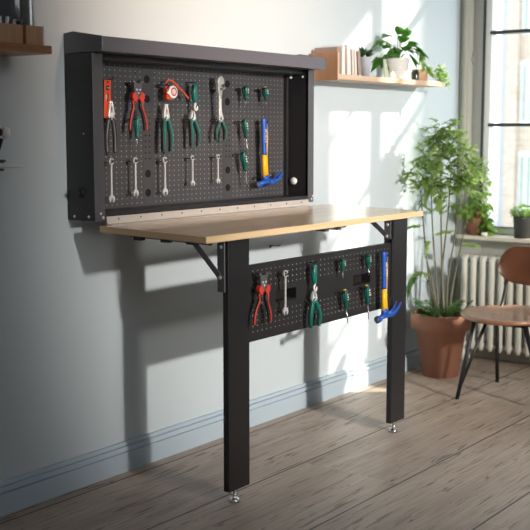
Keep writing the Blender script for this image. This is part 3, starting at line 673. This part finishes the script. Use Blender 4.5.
bm = bmesh.new(); lathe(bm, [(0.004, 0.0172), (0.004, 0.0180), (0, 0.0182)], 16, (0.006, 0, 0.003), axis='y'); fin(bm, 'centre_screw', 'satin', f)
bm = bmesh.new(); pts = curve([(-0.016, 0.002, 0.012), (-0.012, 0.002, 0.034), (0.000, 0, 0.044), (0.020, 0, 0.040), (0.048, 0, 0.022), (0.078, 0, 0.003), (0.104, 0, -0.018)], 5)
tube(bm, pts, [0.0026]*8+[0.0036]*(len(pts)-8), 10, 0.6); fin(bm, 'wrist_strap', 'orange', t, 0, True)
hook(1.088, 1.372, True, 0.006)
bm = bmesh.new(); tube(bm, [(1.066, TU, 1.370), (1.108, TU, 1.370)], 0.0016, 8); fin(bm, 'tool_hook', 'blackrub', pu)
# adjustable wrench
t = thing('adjustable_wrench', 'large chrome adjustable wrench on the top row of the cabinet', 'wrench', (1.387, TU-0.006, 1.416))
bm = bmesh.new()
prism_xz(bm, [(-0.004, 0), (0.008, -0.002), (0.020, -0.012), (0.024, -0.026), (0.021, -0.030), (0.012, -0.032), (-0.002, -0.036), (-0.012, -0.045), (-0.018, -0.040), (-0.023, -0.025), (-0.019, -0.010)], -0.007, 0.007)
prism_xz(bm, [(-0.020, -0.036), (-0.002, -0.034), (0.010, -0.046), (0.016, -0.052), (0.010, -0.060), (0.007, -0.075), (-0.012, -0.072), (-0.018, -0.056)], -0.006, 0.006)
fin(bm, 'head', 'wrench_chrome', t, 0.003)
bm = bmesh.new(); prism_xz(bm, [(0.008, -0.043), (0.030, -0.040), (0.033, -0.046), (0.018, -0.053)], -0.005, 0.005); fin(bm, 'movable_jaw', 'wrench_chrome', t, 0.001)
bm = bmesh.new(); tube(bm, [(-0.008, -0.004, -0.050), (0.010, -0.004, -0.050)], 0.0060, 12); fin(bm, 'adjusting_screw', 'darksteel', t)
bm = bmesh.new(); prism_xz(bm, [(-0.009, -0.068), (0.006, -0.070), (0.007, -0.12), (0.012, -0.165), (0.010, -0.173), (-0.005, -0.173), (-0.009, -0.165), (-0.0095, -0.12)], -0.0045, 0.0045); fin(bm, 'shank', 'wrench_chrome', t, 0.002)
bm = bmesh.new(); prism_xz(bm, [(-0.005, -0.085), (0.003, -0.085), (0.006, -0.150), (-0.004, -0.150)], -0.0052, -0.0040); fin(bm, 'recessed_panel', 'satin', t)
bm = bmesh.new(); lathe(bm, [(0.003, 0.0045), (0.003, 0.0052)], 12, (0.004, 0, -0.162), axis='y'); fin(bm, 'hang_hole', 'hole', t)
t.scale = (0.86, 1, 1)
hook(1.402, 1.364, True, 0.010)
# ------------------------------------------------------------------ leaves
def leaf(bm, p, d, up, L, wd, fold=0.25, droop=0.25, mi=0, seg=3):
    d = Vector(d).normalized(); s = d.cross(Vector(up))
    if s.length < 0.05: s = d.cross(Vector((1, 0.2, 0)))
    s.normalize(); n = s.cross(d)
    prevs = None
    for i in range(seg+1):
        t = i/seg; c = Vector(p)+d*L*t-Vector((0, 0, 1))*droop*L*t*t
        wv = wd*math.sin(math.pi*min(1, 0.12+0.88*t))**0.8 if i < seg else 0.0
        if i == 0: cur = [bm.verts.new(c)]*1
        elif i == seg: cur = [bm.verts.new(c)]
        else: cur = [bm.verts.new(c-s*wv+n*wv*fold), bm.verts.new(c), bm.verts.new(c+s*wv+n*wv*fold)]
        if prevs:
            if len(prevs) == 1 and len(cur) == 3: fs = [(prevs[0], cur[0], cur[1]), (prevs[0], cur[1], cur[2])]
            elif len(prevs) == 3 and len(cur) == 1: fs = [(prevs[0], cur[0], prevs[1]), (prevs[1], cur[0], prevs[2])]
            else: fs = [(prevs[0], cur[0], cur[1], prevs[1]), (prevs[1], cur[1], cur[2], prevs[2])]
            for f in fs:
                q = bm.faces.new(f); q.material_index = mi; q.smooth = True
        prevs = cur
def rnd(a, b): return random.uniform(a, b)
def potmesh(bm, r0, r1, h, rim, rimh, c=(0, 0, 0), n=32):
    lathe(bm, [(0, 0), (r0, 0), (r0+(r1-r0)*(h-rimh)/h, h-rimh), (r1+rim, h-rimh), (r1+rim, h-0.004), (r1+rim-0.004, h), (r1-0.010, h), (r1-0.012, h*0.8)], n, c)

# big tree in terracotta pot
PC = Vector((2.947, -0.191, 0))
tr = thing('potted_tree', 'tall leafy potted tree in a terracotta pot beside the workbench', 'potted plant', PC)
bm = bmesh.new(); potmesh(bm, 0.088, 0.136, 0.315, 0.014, 0.074); fin(bm, 'pot', 'terra', tr)
bm = bmesh.new(); lathe(bm, [(0, 0.285), (0.126, 0.285), (0.10, 0.292), (0, 0.296)], 24); fin(bm, 'soil', 'soil', tr)
canes = [(-0.030, 0.00, -0.115, 0.0, 0.92), (-0.012, 0.02, -0.060, 0.02, 1.00), (0.010, -0.01, -0.020, -0.02, 0.98), (0.000, 0.01, 0.035, 0.0, 1.05),
         (0.022, 0.0, 0.080, 0.02, 0.88), (0.034, -0.02, 0.115, -0.02, 0.80), (-0.005, -0.02, -0.090, -0.04, 0.60)]
rt = Vector((0.602, -0.798, 0)); fw = Vector((0.798, 0.602, 0))
tips = []
for a, b, c, d, zt in canes:
    p0 = rt*a+fw*b+Vector((0, 0, 0.285)); p3 = rt*c+fw*d+Vector((0, 0, zt))
    pts = curve([p0, p0.lerp(p3, 0.33)+rt*rnd(-0.012, 0.004), p0.lerp(p3, 0.66)+rt*rnd(-0.008, 0.006), p3], 5)
    bm = bmesh.new(); tube(bm, pts, [0.0062-0.0038*i/(len(pts)-1) for i in range(len(pts))], 8); fin(bm, 'cane', 'bark', tr, 0, True)
    tips.append(pts)
bm = bmesh.new(); bt_ = bmesh.new()
def spray(origin, dirn, L, n=9, lw=0.011, ll=0.038):
    """a twig with leaflets on both sides"""
    d = Vector(dirn).normalized(); pts = []
    for i in range(5):
        t = i/4; pts.append(Vector(origin)+d*L*t+Vector((0, 0, -0.35*L*t*t)))
    tube(bt_, pts, 0.0012, 4, cap=False)
    side = d.cross(Vector((0, 0, 1))).normalized()
    for k in range(n):
        t = (k+1)/n; i = min(3, int(t*4)); p = pts[i].lerp(pts[i+1], t*4-i)
        for s in (-1, 1):
            leaf(bm, p, d*0.55+side*s*rnd(0.6, 1.0)+Vector((0, 0, rnd(-0.35, 0.25))), (0, 0, 1), ll*rnd(0.7, 1.15), lw*rnd(0.8, 1.2), 0.2, rnd(0.1, 0.4), 0, 3)
# (right offset, height, radius) clumps of the crown
clumps = [(-0.040, 1.17, 0.085), (0.045, 1.16, 0.090), (-0.105, 1.09, 0.080), (0.110, 1.10, 0.080), (0.00, 1.07, 0.090), (-0.125, 1.00, 0.065), (0.150, 1.02, 0.06),
          (-0.06, 0.97, 0.075), (0.065, 0.98, 0.085), (0.010, 0.95, 0.045), (0.13, 0.93, 0.06), (-0.01, 1.22, 0.050), (0.07, 1.22, 0.045)]
for (c, z, r) in clumps:
    c, z, r = c*0.86-0.006, z, r*0.92
    for k in range(int(r*260)):
        th_, ph = rnd(0, 2*math.pi), math.acos(rnd(-1, 1)); v = Vector((math.sin(ph)*math.cos(th_), math.sin(ph)*math.sin(th_), math.cos(ph)))
        o_ = rt*c+Vector((0, 0, z))+v*r*rnd(0.1, 0.55)
        spray(o_, v+Vector((0, 0, 0.15)), rnd(0.05, 0.09), 5, 0.0085, 0.034)
for pts in tips:      # a few low sprays along the canes
    spray(pts[-1], rt*rnd(-1, 1)+Vector((0, 0, 0.6)), 0.10)
    spray(pts[-5], rt*rnd(-1, 1)+Vector((0, 0, 0.2)), 0.08)
for q in (bm, bt_):      # leaves bend back where they meet the wall
    for v in q.verts:
        if v.co.y+PC.y > -0.012: v.co.y = -0.012-PC.y-0.15*rnd(0, 0.02)
o = fin(bm, 'foliage', 'leaf', tr); o = fin(bt_, 'twigs', 'stemg', tr); o['kind'] = 'stuff'
bm = bmesh.new(); bt_ = bmesh.new()
for k in range(44):
    a = rnd(0, 2*math.pi); r = rnd(0.01, 0.10); o_ = Vector((r*math.cos(a), r*math.sin(a), 0.287))
    spray(o_, Vector((math.cos(a)*1.1, math.sin(a)*1.1, rnd(0.8, 2.6))), rnd(0.09, 0.16), 8, 0.0055, 0.030)
pts = curve([(-0.03, 0, 0.29), tuple(rt*-0.05+Vector((0, 0, 0.42))), tuple(rt*-0.10+Vector((0, 0, 0.52))), tuple(rt*-0.150+Vector((0, 0, 0.50))), tuple(rt*-0.178+Vector((0, 0, 0.42)))], 5)
tube(bt_, pts, 0.002, 6)
for p, q in zip(pts[7:], pts[8:]):
    for s in (-1, 1): leaf(bm, p, (q-p).normalized()+Vector((0, s*0.5, -0.6)), (0, 0, 1), 0.05, 0.006, 0.2, 0.4)
for q in (bm, bt_):
    for v in q.verts:
        if v.co.y+PC.y > -0.012: v.co.y = -0.014-PC.y
fin(bm, 'undergrowth', 'leafd', tr); fin(bt_, 'undergrowth_stems', 'stemg', tr)

# ------------------------------------------------------------------ radiator
rd = thing('radiator', 'white column radiator under the window sill', 'radiator', (3.37, -0.12, 0))
k = 0
for i in range(17):
    y = -0.0-i*0.052; bm = bmesh.new()
    for dx in (-0.036, 0.036):
        tube(bm, [(dx, y, 0.065), (dx, y, 0.085), (dx, y, 0.535), (dx, y, 0.555)], [0.010, 0.0170, 0.0170, 0.012], 12)
    for z in (0.095, 0.545):
        tube(bm, [(-0.043, y, z), (0.043, y, z)], 0.0195, 12)
    for z in (0.095, 0.545): tube(bm, [(0, y-0.026, z), (0, y+0.026, z)], 0.017, 12)
    fin(bm, 'section', 'radiator', rd, 0, True)
bm = bmesh.new()
for y in (-0.0, -0.832):
    for dx in (-0.03, 0.03): tube(bm, [(dx, y, 0.0), (dx, y, 0.07)], [0.014, 0.010], 10)
fin(bm, 'foot', 'radiator', rd)
bm = bmesh.new(); tube(bm, [(0.0, -0.86, 0.095), (0.0, -0.92, 0.095), (0.0, -0.92, 0.0)], 0.009, 10); fin(bm, 'pipe', 'radiator', rd)

# ------------------------------------------------------------------ chair
CX, CYc, SZ = 2.715, -0.66, 0.392
ch = thing('dining_chair', 'brown wooden chair with black metal legs in front of the radiator', 'chair', (CX, CYc, 0))
bm = bmesh.new()
n = 40; rings = []
def seatr(a): return 0.232*(1+0.05*math.cos(2*a))*(1.0+0.02*math.cos(4*a))
for (f, z) in ((0, SZ-0.014), (0.35, SZ-0.013), (0.70, SZ-0.006), (0.90, SZ+0.002), (0.985, SZ+0.001), (1.0, SZ-0.006), (0.985, SZ-0.014), (0.90, SZ-0.020), (0.5, SZ-0.030), (0, SZ-0.031)):
    rings.append([bm.verts.new((f*seatr(2*math.pi*k/n)*math.cos(2*math.pi*k/n), f*seatr(2*math.pi*k/n)*math.sin(2*math.pi*k/n), z)) for k in range(n)] if f else [bm.verts.new((0, 0, z))])
for a, b in zip(rings, rings[1:]):
    for k in range(n):
        j = (k+1) % n
        if len(a) == 1: f = bm.faces.new((a[0], b[k], b[j]))
        elif len(b) == 1: f = bm.faces.new((a[k], b[0], a[j]))
        else: f = bm.faces.new((a[k], b[k], b[j], a[j]))
        f.smooth = True
fin(bm, 'seat', 'chairw', ch)
# curved backrest, rounded outline
bm = bmesh.new(); NU, NV = 22, 10; F, B = [], []
for i in range(NU+1):
    u = math.sin(math.pi/2*(-1+2*i/NU)); y = u*0.19-0.035; half = 0.080*math.sqrt(max(0, 1-(max(0, abs(u*0.19)-0.110)/0.080)**2))+0.003
    rowf, rowb = [], []
    for j in range(NV+1):
        v = -1+2*j/NV; z = 0.590+half*v+0.020*(1-abs(u))*min(0, v); x = 0.240-0.045*u*u+0.03*v*0.5; rowf.append(bm.verts.new((x, y, z))); rowb.append(bm.verts.new((x+0.014, y, z)))
    F.append(rowf); B.append(rowb)
for i in range(NU):
    for j in range(NV):
        for G in (F, B):
            f = bm.faces.new((G[i][j], G[i+1][j], G[i+1][j+1], G[i][j+1])); f.smooth = True
    for j in (0, NV): bm.faces.new((F[i][j], F[i+1][j], B[i+1][j], B[i][j]))
for i in (0, NU):
    for j in range(NV): bm.faces.new((F[i][j], F[i][j+1], B[i][j+1], B[i][j]))
fin(bm, 'backrest', 'chairb', ch, 0.002)
for sx, sy, fx, fy in ((-0.12, 0.12, 2.556-CX, -0.483-CYc), (-0.12, -0.12, -0.13, -0.235), (0.14, 0.13, 2.975-CX, -0.486-CYc), (0.14, -0.13, 0.24, -0.23)):
    bm = bmesh.new(); top = (sx, sy, SZ-0.026); ft = (fx, fy, 0.0)
    tube(bm, [ft, top], 0.0095, 10)
    lg = fin(bm, 'leg', 'blackrub', ch, 0, True)
    if sx < 0:
        bm = bmesh.new(); m_ = Vector(ft).lerp(Vector(top), 0.14); tube(bm, [m_, (sx+0.075, sy-(0.03 if sy > 0 else -0.03), SZ-0.026)], 0.0075, 10); fin(bm, 'strut', 'blackrub', lg, 0, True)
for s in (1, -1):
    bm = bmesh.new(); tube(bm, curve([(0.13, s*0.115, SZ-0.024), (0.19, s*0.125, SZ+0.02), (0.245, s*0.130, 0.52), (0.246, s*0.130, 0.60)], 5), 0.0085, 10); fin(bm, 'back_support', 'blackrub', ch, 0, True)
bm = bmesh.new()
tube(bm, [(-0.12, 0.12, SZ-0.032), (-0.12, -0.12, SZ-0.032), (0.14, -0.13, SZ-0.032), (0.14, 0.13, SZ-0.032), (-0.12, 0.12, SZ-0.032)], 0.007, 8); fin(bm, 'seat_frame', 'blackrub', ch)

# ------------------------------------------------------------------ shelf on the right
sh = thing('wall_shelf', 'pale wooden wall shelf with an upright end, right of the cabinet', 'shelf', (2.05, 0, 1.427))
boxo('end_panel', 0, 0.010, -0.150, -0.001, -0.004, 0.111, 'shelf_s', sh, 0.001)
boxo('end_panel_edge', 0, 0.010, -0.1525, -0.1500, -0.004, 0.111, 'shelf_l', sh, 0.0005)
boxo('plank', 0.0102, 0.955, -0.150, -0.001, 0, 0.022, 'shelf_l', sh, 0.001)
SZT = 1.4493
books = [('taupe', 'paper', 0.028, 0.112, 0.0, 'taupe book against the upright end of the pale shelf'), ('paperw', 'paper', 0.026, 0.119, 0.0, 'white book second from the upright end of the pale shelf'),
         ('taupe', 'paperw', 0.018, 0.108, 0.0, 'thin brownish book third from the upright end of the pale shelf'), ('paperw', 'paperw', 0.030, 0.124, 0.05, 'tallest white book in the row on the pale shelf'),
         ('paper', 'paper', 0.020, 0.110, 0.07, 'cream book leaning at the middle of the row'), ('paperw', 'paper', 0.016, 0.112, 0.09, 'slim white book leaning next to the last brown one'),
         ('taupe', 'paper', 0.024, 0.104, 0.12, 'brown book leaning nearest the small grey pot')]
x = 2.066
for cov, pag, t_, h, lean, lab in books:
    b = thing('book', lab, 'book', (x, -0.142+rnd(0, 0.006), SZT), 'books on the pale shelf'); b.rotation_euler = (0, -lean, 0)
    d_ = 0.115
    bm = bmesh.new(); box(bm, 0, 0.0015, 0, d_, 0, h); box(bm, t_-0.0015, t_, 0, d_, 0, h); box(bm, 0, t_, 0, 0.0015, 0, h); fin(bm, 'cover', cov, b, 0.0004)
    bm = bmesh.new(); box(bm, 0.0016, t_-0.0016, 0.002, d_-0.003, 0.002, h-0.003); fin(bm, 'pages', pag, b)
    x += t_+0.0015+(0.006 if lean > 0.02 else 0)
# small grey pot with succulent
g = thing('potted_succulent', 'dark green succulent in a small tapered grey pot beside the books', 'potted plant', (2.345, -0.105, SZT))
bm = bmesh.new(); lathe(bm, [(0, 0), (0.0175, 0), (0.0275, 0.082), (0.0275, 0.086), (0.0245, 0.086), (0.023, 0.075), (0, 0.075)], 24); fin(bm, 'pot', 'pot_g', g)
bm = bmesh.new()
for k in range(60):
    a = rnd(0, 6.28); e = rnd(0.25, 1.5); leaf(bm, (0.008*math.cos(a), 0.008*math.sin(a), 0.076+rnd(0, 0.03)), (math.cos(a), math.sin(a), e), (0, 0, 1), rnd(0.03, 0.055), 0.0055, 0.5, 0.0)
fin(bm, 'leaves', 'leafs', g)
# sage card, small ornament
g = thing('greeting_card', 'sage green card standing behind the small grey pot', 'card', (2.59, -0.06, SZT)); g.rotation_euler = (R(-8), 0, R(-18))
boxo('cover', 0, 0.080, 0, 0.003, 0.0, 0.095, 'sage', g, 0.0005)
bm = bmesh.new(); prism_xz(bm, [(0.035, 0.004), (0.065, 0.030), (0.060, 0.078), (0.045, 0.070)], -0.0012, 0); fin(bm, 'printed_motif', 'paper', g)
boxo('back_leaf', 0.004, 0.084, 0.006, 0.009, 0.0, 0.093, 'paperw', g, 0.0005)
bm = bmesh.new(); lathe(bm, [(0, 0), (0.014, 0), (0.0155, 0.012), (0.010, 0.024), (0.005, 0.031), (0, 0.034)], 16); o = fin(bm, 'round_ornament', 'white', None); o.location = (2.545, -0.125, SZT)
tag(o, 'tiny white round ornament beside the ribbed pot', 'ornament')
# ribbed white pot with philodendron
g = thing('potted_philodendron', 'large leaved green plant in a ribbed white pot on the shelf', 'potted plant', (2.655, -0.090, SZT))
bm = bmesh.new(); pr_ = [(0, 0), (0.040, 0)]
for i in range(20):
    t = i/19; pr_.append((0.040+0.013*t+0.0012*math.sin(i*math.pi), 0.004+0.090*t)); 
pr_ = [(0, 0), (0.040, 0)]+[(0.041+0.012*i/24+(0.0012 if i % 3 else -0.0012), 0.003+0.0038*i) for i in range(25)]+[(0.050, 0.098), (0.048, 0.086), (0, 0.086)]
lathe(bm, pr_, 32); fin(bm, 'pot', 'pot_w', g)
bm = bmesh.new(); bs = bmesh.new()
def heart(bm, p, d, up, L, W_, droop=0.3):
    leaf(bm, p, d, up, L, W_, 0.25, droop, 0, 5)
philo = [(-0.030, 0.01, 0.205, -0.8, 0.3), (-0.055, 0.0, 0.175, -1, 0.1), (-0.005, 0.0, 0.215, 0.1, 1.0), (0.022, 0.01, 0.205, 0.5, 0.8), (-0.060, -0.01, 0.110, -1, -0.5), (-0.085, -0.01, 0.105, -1, -0.3), (-0.040, -0.02, 0.120, -0.8, -0.6),
         (0.045, 0.0, 0.165, 1, 0.1), (0.065, 0.0, 0.155, 1, -0.2), (0.030, -0.02, 0.150, 0.8, -0.2), (0.0, -0.03, 0.150, -0.3, -0.3), (-0.020, -0.02, 0.160, -0.6, 0.2), (0.010, 0.0, 0.180, 0.2, 0.5), (0.085, 0, 0.150, 1, -0.4),
         (-0.10, 0.0, 0.090, -0.8, -0.8), (0.05, -0.02, 0.125, 0.7, -0.7), (-0.02, -0.03, 0.115, -0.4, -0.6), (0.02, 0.02, 0.14, 0.4, 0.3), (-0.045, 0.02, 0.15, -0.7, 0.3)]
for a, b, z, da, dz in philo:
    p = rt*a+fw*b*-1+Vector((0, 0, z-0.006)); c = Vector((0, 0, 0.085))
    tube(bs, curve([c, c.lerp(p, 0.5)+Vector((0, 0, 0.012)), p], 4), 0.0014, 5, cap=False)
    for q in range(3):
        heart(bm, p+Vector((rnd(-.006, .006), rnd(-.006, .006), rnd(-.006, .006))), rt*(da+rnd(-.3, .3))+fw*rnd(-0.9, -0.1)+Vector((0, 0, dz+rnd(-.2, .2))), (0.2, -0.4, 1), rnd(0.055, 0.075), rnd(0.019, 0.026))
# trailing vine over the right end of the shelf
vine = curve([tuple(rt*0.03+Vector((0, 0, 0.13))), tuple(rt*0.075+Vector((0, 0, 0.155))), tuple(rt*0.112+fw*0.03+Vector((0, 0, 0.115))), tuple(rt*0.135+fw*0.06+Vector((0, 0, 0.070))), tuple(rt*0.165+fw*0.08+Vector((0, 0, 0.035)))], 6)
vine = [Vector(v) for v in vine]
fin(bm, 'leaves', 'leafp', g); 
tube(bs, [v for v in vine], 0.0017, 5); fin(bs, 'stems', 'stemg', g)
bm = bmesh.new()
for k in range(130):
    base = Vector((0.335, -0.05, 0.0)) if k % 3 else Vector((0.30, -0.045, 0.01))
    p = base+Vector((rnd(-0.035, 0.035), rnd(-0.02, 0.02), rnd(-0.005, 0.075)))
    p.z = max(0.012, p.z)*(1 if p.x < 0.34 else 0.7)
    leaf(bm, p, (rnd(-1, 1), rnd(-1, 0.3), rnd(-0.6, 0.5)), (0, 0, 1), rnd(0.018, 0.028), 0.007, 0.3, 0.2)
for v in vine[8:]*3:
    leaf(bm, v+Vector((rnd(-.008, .008), rnd(-.008, .008), rnd(-.012, .004))), (rnd(-1, 1), rnd(-1, 0.2), -0.5), (0, 0, 1), 0.03, 0.008, 0.3, 0.2)
for k in range(7): leaf(bm, Vector((0.362+rnd(-.012, .012), -0.07, 0.01-k*0.004)), (rnd(-.4, 1), rnd(-1, 0), rnd(-0.9, 0.1)), (0, 0, 1), 0.024, 0.007)
fin(bm, 'trailing_leaves', 'leafv', g)
# dark jar and wooden block
g = thing('glass_jar', 'small dark glass jar to the right of the ribbed pot', 'jar', (2.795, -0.105, SZT))
bm = bmesh.new(); lathe(bm, [(0, 0), (0.018, 0), (0.019, 0.004), (0.019, 0.040), (0.016, 0.046), (0, 0.046)], 20); fin(bm, 'body', 'jar', g)
bm = bmesh.new(); lathe(bm, [(0, 0.046), (0.0165, 0.046), (0.0165, 0.053), (0, 0.053)], 20); fin(bm, 'lid', 'shelf_s', g)
o = boxo('wooden_block', -0.026, 0.026, -0.022, 0.022, 0, 0.058, 'shelf_s', None, 0.002); o.location = (2.905, -0.075, SZT); o.rotation_euler = (0, 0, R(-35))
tag(o, 'small square wooden box next to the dark glass jar', 'box')

# ------------------------------------------------------------------ shelf on the left
ls = thing('wooden_shelf', 'dark brown wooden wall shelf at the top left of the picture', 'shelf', (0.434, 0, 1.435))
boxo('plank', -1.1, 0, -0.200, -0.001, 0, 0.0235, 'shelf_d', ls, 0.0015)
for x in (-1.0, -0.25): boxo('bracket', x-0.012, x+0.012, -0.15, -0.001, -0.004, 0.0, 'darksteel', ls, 0.0005)
LZ = 1.4587
def openbox(name, label, x0, x1, y0, y1, h, cat='box'):
    t = thing(name, label, cat, ((x0+x1)/2, (y0+y1)/2, LZ)); a, b = (x1-x0)/2, (y1-y0)/2; bm = bmesh.new(); q = 0.004
    box(bm, -a, a, -b, b, 0, q); box(bm, -a, a, -b, -b+q, q, h); box(bm, -a, a, b-q, b, q, h); box(bm, -a, -a+q, -b+q, b-q, q, h); box(bm, a-q, a, -b+q, b-q, q, h)
    fin(bm, 'wall', 'box_d', t, 0.0008); return t
b1 = openbox('wooden_box', 'open wooden box at the right end of the dark shelf', 0.355, 0.422, -0.178, -0.13, 0.056)
bm = bmesh.new(); box(bm, 0.0285, 0.0340, -0.0255, -0.0238, 0.0, 0.0565); fin(bm, 'pale_edge', 'paper', b1)
b2 = openbox('wooden_box', 'wooden box packed with utensils at the left edge of the picture', 0.235, 0.3435, -0.178, -0.12, 0.055)
for k, (dx, c, h, nm) in enumerate(((-0.030, 'satin', 0.075, 'white handled utensil nearest the left edge in the wooden box'), (-0.005, 'white', 0.072, 'white handled utensil standing second in the wooden box'), (0.018, 'white', 0.073, 'thick white utensil in the middle of the wooden box'), (0.040, 'paperw', 0.066, 'short pale utensil leaning at the right of the wooden box'))):
    bm = bmesh.new(); tube(bm, [(0, 0, 0), (0.002, 0, h*0.7), (0.002+0.006*(k-1.5), 0, h)], [0.0025, 0.0045, 0.0055], 8); o = fin(bm, 'utensil', c, None, 0, True); o.location = (0.289+dx, -0.150, LZ+0.0045)
    tag(o, nm, 'utensil', 'utensils in the wooden box')
g = thing('glass_vase', 'tall smoky grey glass vase behind the wooden boxes', 'vase', (0.400, -0.068, LZ))
bm = bmesh.new(); lathe(bm, [(0, 0), (0.058, 0), (0.060, 0.01), (0.060, 0.24), (0.057, 0.25), (0.054, 0.25), (0.055, 0.012), (0, 0.010)], 32); fin(bm, 'body', 'vase', g)
for a in (-47, -28):
    bm = bmesh.new(); x, y = 0.0605*math.cos(R(a)), 0.0605*math.sin(R(a)); tube(bm, [(x, y, 0.004), (x, y, 0.246)], 0.0038, 8); o = fin(bm, 'edge_highlight', 'vase_glint', g)  # pale strips stand in for highlights along the glass edge
g = thing('candle_holder', 'slim dark candle holder tucked between the two wooden boxes', 'candle holder', (0.3493, -0.1500, LZ))
bm = bmesh.new(); lathe(bm, [(0, 0), (0.0045, 0), (0.0045, 0.058), (0.016, 0.067), (0.0145, 0.068), (0.004, 0.062), (0, 0.062)], 20); fin(bm, 'body', 'blackrub', g)
# gadgets below it
g = thing('wall_lamp', 'black wall lamp arm with a round white head at the left edge', 'lamp', (0.312, -0.060, 1.160))
bm = bmesh.new(); tube(bm, curve([(-0.03, 0.059, -0.005), (-0.020, 0.02, -0.004), (0.010, -0.01, -0.010), (0.016, -0.02, 0.010), (0.018, -0.025, 0.026)], 5), 0.0055, 10); fin(bm, 'arm', 'blackrub', g, 0, True)
bm = bmesh.new(); lathe(bm, [(0, -0.012), (0.011, -0.010), (0.013, 0), (0.010, 0.006), (0, 0.010)], 20, (0.014, -0.024, 0.046)); fin(bm, 'shade', 'blackrub', g)
bm = bmesh.new(); lathe(bm, [(0, -0.018), (0.010, -0.014), (0.015, -0.002), (0.012, 0.013), (0.005, 0.018), (0, 0.0185)], 20, (0.027, -0.033, 0.043)); o = fin(bm, 'head', 'white', g, 0, True); o['label'] = 'white round head'
g = thing('wall_ledge', 'thin dark wall ledge with a pointed pale rod below the dark shelf', 'ledge', (0.300, -0.002, 1.095))
boxo('plate', -0.35, 0.022, -0.100, 0.0, -0.004, 0.002, 'blackrub', g, 0.001)
bm = bmesh.new(); tube(bm, [(-0.10, -0.09, 0.007), (0.085, -0.09, 0.006), (0.108, -0.09, 0.003), (0.120, -0.09, 0.010)], [0.004, 0.0035, 0.0022, 0.0015], 8); o = fin(bm, 'rod', 'satin', g, 0, True)
g = thing('clamp', 'small black clamp lying on the thin dark ledge', 'clamp', (0.300, -0.082, 1.0975))
bm = bmesh.new(); tube(bm, [(-0.06, 0, 0.022), (0.0, 0, 0.022), (0.034, 0, 0.021), (0.046, 0, 0.022)], [0.003, 0.003, 0.006, 0.002], 8); tube(bm, [(-0.01, 0, 0.0), (-0.01, 0, 0.030)], 0.003, 8); fin(bm, 'bar', 'blackrub', g)

# ------------------------------------------------------------------ plants on the sill
ZS = 0.6645
g = thing('terracotta_planter', 'small terracotta pot with pale green trailing leaves on the window sill', 'potted plant', (3.44, -0.118, ZS))
bm = bmesh.new(); lathe(bm, [(0, 0), (0.034, 0), (0.048, 0.075), (0.052, 0.077), (0.052, 0.092), (0.044, 0.092), (0.040, 0.07), (0, 0.07)], 24); fin(bm, 'pot', 'terra', g)
bm = bmesh.new(); lathe(bm, [(0, -0.020), (0.017, -0.014), (0.021, 0), (0.015, 0.016), (0, 0.022)], 16, tuple(rt*0.014+fw*-0.055+Vector((0, 0, 0.115)))); fin(bm, 'clay_ball', 'terra', g)
bm = bmesh.new(); bs = bmesh.new()
for k in range(300):
    t = rnd(0, 1); a = rnd(-0.10, 0.08)
    if k % 3 == 0: a, z = rnd(0.03, 0.085), rnd(0.01, 0.09)
    elif k % 3 == 1: z = rnd(0.08, 0.17)
    else: z = rnd(0.14, 0.38); a = rnd(-0.04, 0.075)*(1.2-z)
    leaf(bm, rt*a+fw*rnd(-0.08, 0.0)+Vector((0, 0, z)), (rnd(-1, 1), rnd(-1, 1), rnd(-0.8, 0.6)), (0, 0, 1), rnd(0.028, 0.050), rnd(0.010, 0.016), 0.3, 0.2)
for k in range(7): tube(bs, curve([(0, 0, 0.07), tuple(rt*rnd(-.04, .05)+Vector((0, 0, 0.15))), tuple(rt*rnd(-.06, .07)+Vector((0, 0, rnd(0.2, 0.36))))], 4), 0.0018, 5)
fin(bm, 'leaves', 'leafv', g); fin(bs, 'stems', 'bark', g)
g = thing('potted_herb', 'bushy green herb in a charcoal pot on the window sill', 'potted plant', (3.425, -0.405, ZS))
bm = bmesh.new(); lathe(bm, [(0, 0), (0.048, 0), (0.055, 0.10), (0.055, 0.112), (0.050, 0.112), (0.048, 0.10), (0, 0.10)], 24); fin(bm, 'pot', 'pot_d', g)
bm = bmesh.new(); bs = bmesh.new()
for k in range(230):
    a = rnd(0, 6.28); r = 0.066*math.sqrt(rnd(0, 1)); z = 0.105+rnd(0, 0.062)*math.sqrt(max(0, 1.15-(r/0.066)**2))
    leaf(bm, (r*math.cos(a), r*math.sin(a), z), (math.cos(a)+rnd(-.5, .5), math.sin(a)+rnd(-.5, .5), rnd(-0.3, 0.7)), (0, 0, 1), rnd(0.018, 0.030), rnd(0.007, 0.011), 0.3, 0.1)
for k in range(10):
    a = 6.28*k/10; tube(bs, [(0.01*math.cos(a), 0.01*math.sin(a), 0.10), (0.04*math.cos(a), 0.04*math.sin(a), 0.145)], 0.0015, 5)
fin(bm, 'leaves', 'leafv', g); fin(bs, 'stems', 'stemg', g)
bm = bmesh.new(); lathe(bm, [(0, 0), (0.013, 0), (0.018, 0.010), (0.015, 0.018), (0.009, 0.020), (0, 0.018)], 18); o = fin(bm, 'glass_bowl', 'frame_w', None, 0, True); o.location = (3.385, -0.205, ZS)
tag(o, 'tiny pale round dish at the front edge of the window sill', 'dish')
bpy.context.view_layer.update()
